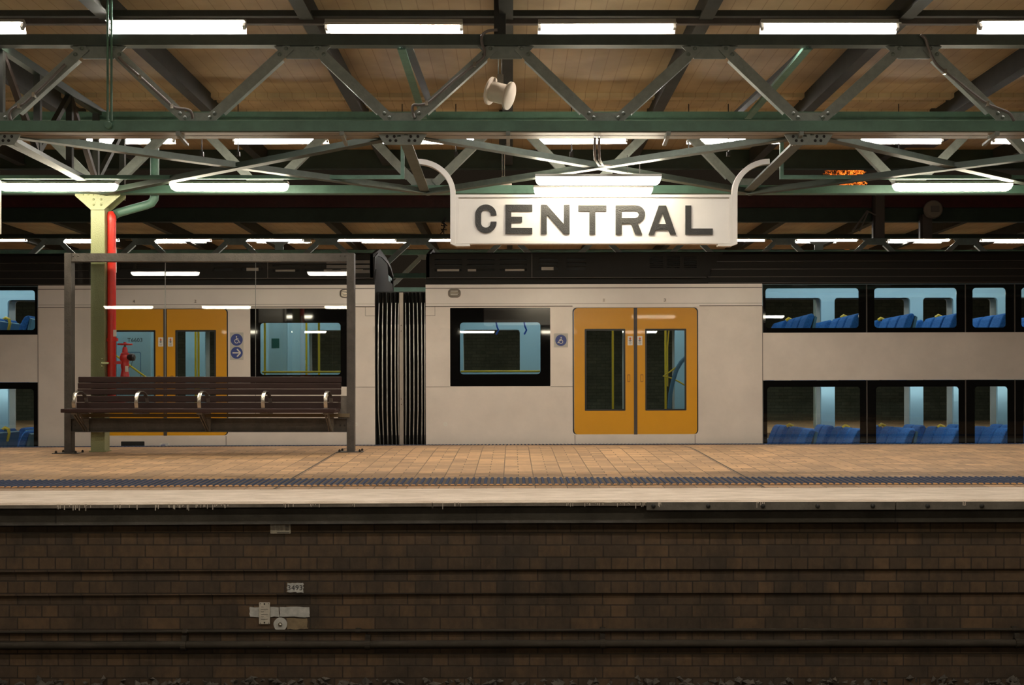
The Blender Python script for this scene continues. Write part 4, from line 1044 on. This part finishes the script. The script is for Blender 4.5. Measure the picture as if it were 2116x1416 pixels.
    # far wall with windows
    sF_ = FPX/FI
    def fx(px): return X(m(px), sF_) if B else -1
    fw_h = []
    # far window rows for the double deck: pillars seen at given pixels
    pil = [(1560,1576),(1697.5,1725.5),(1881.5,1908.5),(1971,1994),(2062,2090),(2200,2230)]
    def fxx(px):
        x = X(px, sF_)
        return x if B else 2*tx(828)-x
    for (a, b) in zip(pil, pil[1:]):
        fw_h.append(rrect(fxx(a[1]), fxx(b[0]), 1.72, Z(618,sF_), .06))
        fw_h.append(rrect(fxx(a[1]), fxx(b[0]), Z(909,sF_), .90, .06))
    fw_h.append(rrect(fxx(958), fxx(1075), Z(770,sF_), Z(682,sF_), .05))
    fw_h.append(rrect(fxx(1205), fxx(1290), Z(850,sF_), Z(681,sF_), .03)); fw_h.append(rrect(fxx(1330), fxx(1395), Z(850,sF_), Z(681,sF_), .03))
    x_a, x_b = sorted((mx(885), fxx(2250)))
    part('far_side_wall', sheet([rrect(x_a, x_b, -.9, 2.80)]+fw_h, FI, .06), M_inblue, t)
    fo = MB().box(x_a,x_b,FI+.34,FI+.36,.95,1.69)
    part('far_outer_skin', sheet([rrect(x_a, x_b, -1.2, 2.45)]+fw_h, FI+.30, .02), M_silver, t)
    # bulkheads
    for px in (1545,):
        a, b = sorted((mx(px), mx(px+5)))
        part('bulkhead', MB().box(a,b,TD+.6,FI,.15,2.80), M_inblue, t)
    a, b = sorted((mx(884), mx(888)))
    part('bulkhead', MB().box(a,b,TD+.04,FI,fh,2.80), M_inblue, t)
    # light strips
    lx0, lx1 = sorted((mx(920), mx(1540)))
    for yy in (TD+.75, TD+1.9):
        part('ceiling_light', MB().box(lx0,lx1,yy-.05,yy+.05,2.76,2.79), E_car, t)
        part('ceiling_light', MB().box(dd0+.2,dd1-.2,yy-.05,yy+.05,2.76,2.79), E_car, t)
    for yy in (TD+.16, TD+2.30):
        part('ceiling_light', MB().box(dd0+.1,dd1-.2,yy-.04,yy+.04,.89,.913), E_car, t)
    # poles
    for px, D in ((1267,TD+.75),(1376,TD+1.0)) if B else ((1245,TD+.7),(1251,TD+1.0),(1108,TD+.35),(996,TD+.5),(1022,TD+1.5)):
        s_ = FPX/D; x_ = X(px if B else 1656-px, s_)
        part('grab_pole', MB().tube([(x_,D,fh),(x_,D,2.80)], .018, 12), M_yellowpole, t, smooth=True)
    # stair screen with yellow handrail beyond the right door leaf
    if B:
        Dq = TD+.55; sq = FPX/Dq
        def q(px, py): return (X(px if B else 1656-px, sq), Dq, Z(py, sq))
        arcp = [q(1384,846),q(1386,815),q(1391,790),q(1399,765),q(1408,750),q(1420,738),q(1440,728)]
        ob = MB(); 
        ob.tube(arcp, .035, 10)
        part('stair_screen_edge', ob, M_panelblue, t, smooth=True)
        part('handrail', MB().tube([q(1420,738),q(1402,758),q(1385,770),q(1371,779),q(1385,782),q(1403,790),q(1424,803)], .013, 8), M_yellowpole, t, smooth=True)
        part('handrail', MB().tube([q(1383,685),q(1380,720),q(1380,800)], .012, 8), M_yellowpole, t, smooth=True)
    part('window_rail', MB().tube([(mx(952),TD+.12,tz(768)),(mx(1117),TD+.12,tz(768))], .016, 10), M_yellowpole, t, smooth=True)
    if B:
        for px in (1026,1084):
            D = TD+.6; s_ = FPX/D
            mb = MB().tube([(X(px,s_),D,Z(666,s_)),(X(px+2,s_),D,Z(676,s_)),(X(px+5,s_),D,Z(683,s_)),(X(px,s_),D,Z(692,s_))], .014, 8)
            part('hanging_strap', mb, mat('strap_blue',(0.03,0.12,0.6),0.5), t, smooth=True)
    else:
        D = FI-.02; s_ = FPX/D
        pass
    if not B:
        a0 = X(588,FPX/(TD+1.3)); 
        D = TD+1.3; s_ = FPX/D
        sc_ = part('cab_partition', MB().box(X(250,s_),X(312,s_),D,D+.04,fh,2.75).box(X(556,s_),X(594,s_),D,D+.04,fh,2.75), M_inblue, t)
        part('unit_number', text_mb('T6603', X(280,s_), Z(702,s_), D-.003, .10), M_ink, sc_)
        part('locker_door_outline', sheet([rrect(X(256,s_),X(292,s_),Z(800,s_),Z(726,s_),.03), rrect(X(256,s_)+.012,X(292,s_)-.012,Z(800,s_)+.012,Z(726,s_)-.012,.025)], D-.003, .003), M_panelblue, sc_)
        part('notice_panel', MB().box(X(562,s_),X(578,s_),D-.006,D,Z(719,s_),Z(699,s_)), mat('notice_green',(0.01,0.10,0.08),0.4), sc_)
        part('handrail', MB().tube([(X(240,FPX/(TD+.5)),TD+.5,Z(733,FPX/(TD+.5))),(X(303,FPX/(TD+.5)),TD+.5,Z(779,FPX/(TD+.5)))], .016, 10), M_yellowpole, t, smooth=True)
    t.rotation_euler = (0, ROLL, 0)
    return t
CARB = carriage('B'); CARA = carriage('A')

# gangway bellows between the carriages
bw = thing('gangway_bellows', (tx(828), TD+.1, -.3), 'black ribbed rubber gangway between the two carriages', 'gangway')
xl, xr = tx(776), tx(879.5)
bk = MB().box(xl,xr,TD+.28,TD+2.4,-.75,Z(603,FPX/(TD+.3)))
part('inner_core', bk, M_bellow, bw)
mids = [780.5,789.5,799,808,816,822, 838.5,846.5,855,863.5,871.5,877.5]
tops = [784,791,800,809,817.5,823.5, 837,845,853,861,870.5,877]
for i, (pm, pt) in enumerate(zip(mids, tops)):
    sgn = 0
    path = [(tx(pt),TD+.20,tz(602)),(tx(pt+(pm-pt)*.35),TD+.12,tz(625)),(tx(pt+(pm-pt)*.8),TD+.095,tz(670)),(tx(pm),TD+.09,tz(760)),(tx(pm+(pt-pm)*.1),TD+.09,tz(850)),(tx(pm+(pt-pm)*.8),TD+.11,tz(900)),(tx(pt),TD+.15,tz(935)),(tx(pt),TD+.18,-.75)]
    fold = MB(); P = [Vector(p) for p in path]; n = len(P); hw = .026
    for j, p in enumerate(P):
        fold.v += [(p.x-hw,TD+.30,p.z),(p.x-hw*.55,p.y+.02,p.z),(p.x,p.y,p.z),(p.x+hw*.55,p.y+.02,p.z),(p.x+hw,TD+.30,p.z)]
    for j in range(n-1):
        for q_ in range(4): a = j*5+q_; fold.f.append((a,a+1,a+6,a+5))
    fd = part('rubber_fold', fold, M_bellow, bw, smooth=True)
    rib = MB()
    for j in range(1, 6):
        rib.bar(P[j]-Vector((0,.006,0)), P[j+1 if j < 6 else j]-Vector((0,.006,0)), .013 if j not in (1,5) else .008, .008, (0,1,0))
    part('metal_rib', rib, M_bellowrib, fd)
part('centre_post', MB().box(tx(825),tx(833),TD+.06,TD+.3,-.75,tz(604)), mat('gangway_post',(0.35,0.30,0.26),0.35,metal=.5), bw)
rv = MB()
for py in (672,684,825,836): rv.dome((tx(829),TD+.06,tz(py)),.009,.006)
part('post_screws', rv, M_seam, bw)
bw.rotation_euler = (0, ROLL, 0)

# ------------------------------------------------------------------ train seats
def seat_meshes():
    out = {}
    prof_ = [(-.05,.42),(.165,.97),(.205,1.03),(.262,1.045),(.295,1.01),(.09,.42)]; n = len(prof_)
    mb = MB()
    for y, k in ((-.19,0),(-.165,1),(.165,1),(.19,0)):
        for a, b in prof_: mb.v.append((a, y, .42+(b-.42)*(1 if k else .97)))
    for i in range(3):
        for j in range(n): a = i*n+j; b = i*n+(j+1)%n; mb.f.append((a,b,b+n,a+n))
    mb.f.append(tuple(reversed(range(n)))); mb.f.append(tuple(range(3*n,4*n)))
    out['backrest'] = (mb, M_seat)
    out['backrest_shell'] = (MB().prism([(.17,.42),(.295,1.0),(.33,.98),(.215,.40)], -.20, .20), M_seatshell)
    out['passenger_seat'] = (MB().box(-.38,.12,-.19,.19,.38,.47).box(-.25,.05,-.06,.06,0,.38), M_seat)
    out['yellow_grip'] = (MB().tube([(.225,-.21,1.03),(.27,-.215,1.065),(.325,-.215,1.04),(.335,-.21,.97),(.30,-.21,.84)], .026, 10), M_grip)
    r = {}
    for k, (m_, ma) in out.items():
        me = bpy.data.meshes.new(k); me.from_pydata(m_.v, [], m_.f); me.update(); me.materials.append(ma); r[k] = me
    return r
SM = seat_meshes()
def seat(root, x, D, z, grip):
    o = bpy.data.objects.new('passenger_seat', SM['passenger_seat']); COL.objects.link(o); o.parent = root
    o.location = Vector((x, D, z)) - root.location
    for k in ('backrest','backrest_shell') + (('yellow_grip',) if grip else ()):
        c = bpy.data.objects.new(k, SM[k]); COL.objects.link(c); c.parent = o
        if k == 'backrest':
            m_ = c.modifiers.new('bevel','BEVEL'); m_.width = .02; m_.segments = 3
DR = [TD+.34, TD+.79, TD+1.24, TD+1.92, TD+2.36]
for pxs, zf, of, ft in (([1678,1774,1883,1977,2078,2180], .96, .295, 1), ([1679,1777,1884,1981,2082,2182], -.86, .295, 1), ([68,-30], .96, .25, 0), ([66,-32], -.86, .25, 0)):
    for r_, px in enumerate(pxs):
        for k, D in enumerate(DR):
            seat(CARB if ft else CARA, X(px, FPX/DR[0]) - of, D, zf, (k == 3 and r_ % 2 == 0) or (k == 2 and r_ % 2 == 1))

# ------------------------------------------------------------------ beyond the train
struct('floor.002', MB().box(-16,16,20.75,30,-1.2,.02), M_pave)
struct('wall_back', MB().box(-16,16,30,30.3,-1.2,3.6), bricks('back_wall_bricks',(0.10,0.10,0.07),(0.07,0.075,0.055),(0.05,0.05,0.04),.24,.086,.006,.5,1,2,'xz'))
struct('floor.003', MB().box(-16,16,8.7,20.7,-1.75,-1.45), M_ballast)
for i, (px, s, pl_) in enumerate(((1692,98.3,'right of the sign'),(577,98.3,'above the train roof left of the gangway'))):
    x = X(px,s); D = FPX/s
    c = thing('far_column', (x,D,0), 'pale column of the canopy behind the train, %s' % pl_, 'column')
    part('shaft', MB().box(x-.075,x+.075,D,D+.15,.02,2.86), mat('pale_blue_paint',(0.34,0.42,0.42),0.4,noise=.2), c)
    part('cap_plate', MB().prism([(x-.075,3.70),(x+.075,3.70),(x+.075,3.5),(x+.32,Z(494,s)),(x-.32,Z(494,s)),(x-.075,3.5)][::-1] if False else [(x-.08,Z(507,s)),(x+.08,Z(507,s)),(x+.30,Z(497,s)),(x-.30,Z(497,s))], D-.02, D), mat('pale_blue_paint',(0,0,0)), c)
    part('upper_shaft', MB().box(x-.09,x+.09,D-.01,D+.02,2.86,Z(505,s)), mat('pale_blue_paint',(0,0,0)), c)
# the platform and canopy the camera looks out from
struct('ceiling.002', MB().box(-13,13,-7,5.9,4.2,4.26), M_board)
struct('floor.004', MB().box(-13,13,-7,-.25,-1.45,-.01), M_pave)
for x in (X(1100,205), X(1340,205)):
    pass
lh = thing('lamp_hanger', (X(1225,205), 11.24, 2.86), 'pair of short rods holding the lamp just behind the sign', 'hanger')
for px in (1150, 1300): part('rod', MB().tube([(X(px,205),11.24,2.83),(X(px,205),11.24,2.93),(X(px,205),11.87,2.93)], .006, 8), M_conduit, lh)
# hanging posts and round camera in front of the gutter beam at the right
hp1 = thing('hanging_post', (X(1824,125),18.4,Z(490,125)), 'grey brown channel post with crossed arms hanging before the gutter beam', 'post')
part('channel', MB().box(X(1815,125),X(1834,125),18.54,18.60,Z(489,125),Z(398,125)), mat('post_brown',(0.10,0.08,0.075),0.6), hp1)
part('side_channel', MB().box(X(1811,125),X(1815,125),18.56,18.64,Z(489,125),Z(398,125)), M_rail, hp1)
part('bent_arm', MB().tube([(X(1758,125),18.3,Z(480,125)),(X(1788,125),18.3,Z(438,125)),(X(1808,125),18.35,Z(446,125))], .015, 8).tube([(X(1772,125),18.3,Z(480,125)),(X(1790,125),18.3,Z(440,125))], .012, 8), M_conduit, hp1)
hp2 = thing('hanging_post', (X(1924,125),18.4,Z(490,125)), 'grey brown channel post carrying a round disc, right of the other hanging post', 'post')
part('channel', MB().box(X(1914,125),X(1933,125),18.54,18.60,Z(489,125),Z(440,125)), mat('post_brown',(0,0,0)), hp2)
part('side_channel', MB().box(X(1909,125),X(1914,125),18.56,18.64,Z(489,125),Z(440,125)), M_rail, hp2)
part('round_disc', MB().tube([(X(1926,125),18.39,Z(434,125)),(X(1926,125),18.33,Z(434,125)),(X(1926,125),18.31,Z(434,125))], [.15,.15,.13], 28), mat('disc_grey',(0.22,0.19,0.16),0.5), hp2, smooth=True)
part('disc_bracket', MB().box(X(1919,125),X(1935,125),18.27,18.32,Z(440,125),Z(428,125)), M_conduit, hp2)
# wiry tangle left of the sign
rr = random.Random(11); pts = [(X(917,125),18.66,Z(444,125))]
for k in range(26):
    a = k*1.3; pts.append((X(917+6*math.sin(a*1.7)+rr.uniform(-3,3),125), 18.4+.02*k/26, Z(453+k*1.1+5*math.cos(a*2.1),125)))
tag(part('wire_tangle', MB().tube(pts, .009, 6), M_black, smooth=True), 'tangle of black wire hanging from the gutter beam left of the sign', 'wire')

# tree lit orange seen in the gap between the canopies
tr = thing('lit_tree', (12.5, 42, 0), 'tree crown glowing orange between the canopies, upper right', 'tree')
rr = random.Random(9)
sT = FPX/42.0; tcx = X(1745,sT); tcz = Z(372,sT)
part('trunk', MB().tube([(tcx,42,0),(tcx+.1,42,tcz-1.2),(tcx,42,tcz)], [.14,.10,.05], 10).tube([(tcx,42,tcz-.9),(tcx-.5,42,tcz+.3)], [.06,.02], 8).tube([(tcx,42,tcz-.7),(tcx+.5,42,tcz+.4)], [.06,.02], 8), M_bark, tr, smooth=True)
mb = MB()
for _ in range(1500):
    a = rr.uniform(0,2*math.pi); b = rr.uniform(-1,1); r = rr.random()**.4; c = math.sqrt(1-b*b)
    p = Vector((tcx+.85*r*c*math.cos(a), 42+.8*r*c*math.sin(a), tcz+.75*r*b)); d = Vector((rr.uniform(-1,1),rr.uniform(-1,1),rr.uniform(-1,1))).normalized(); e = d.orthogonal().normalized()*.022; d = d*.085
    mb.quad(tuple(p-d), tuple(p+e), tuple(p+d), tuple(p-e))
lf = part('leaves', mb, M_leaf, tr); lf['kind'] = 'stuff'
sl = bpy.data.lights.new('street_lamp', 'POINT'); sl.energy = 1100; sl.color = (1,.42,.12); sl.shadow_soft_size = .15
so = bpy.data.objects.new('street_lamp', sl); COL.objects.link(so); so.location = (tcx+.6, 39.8, tcz+.3)
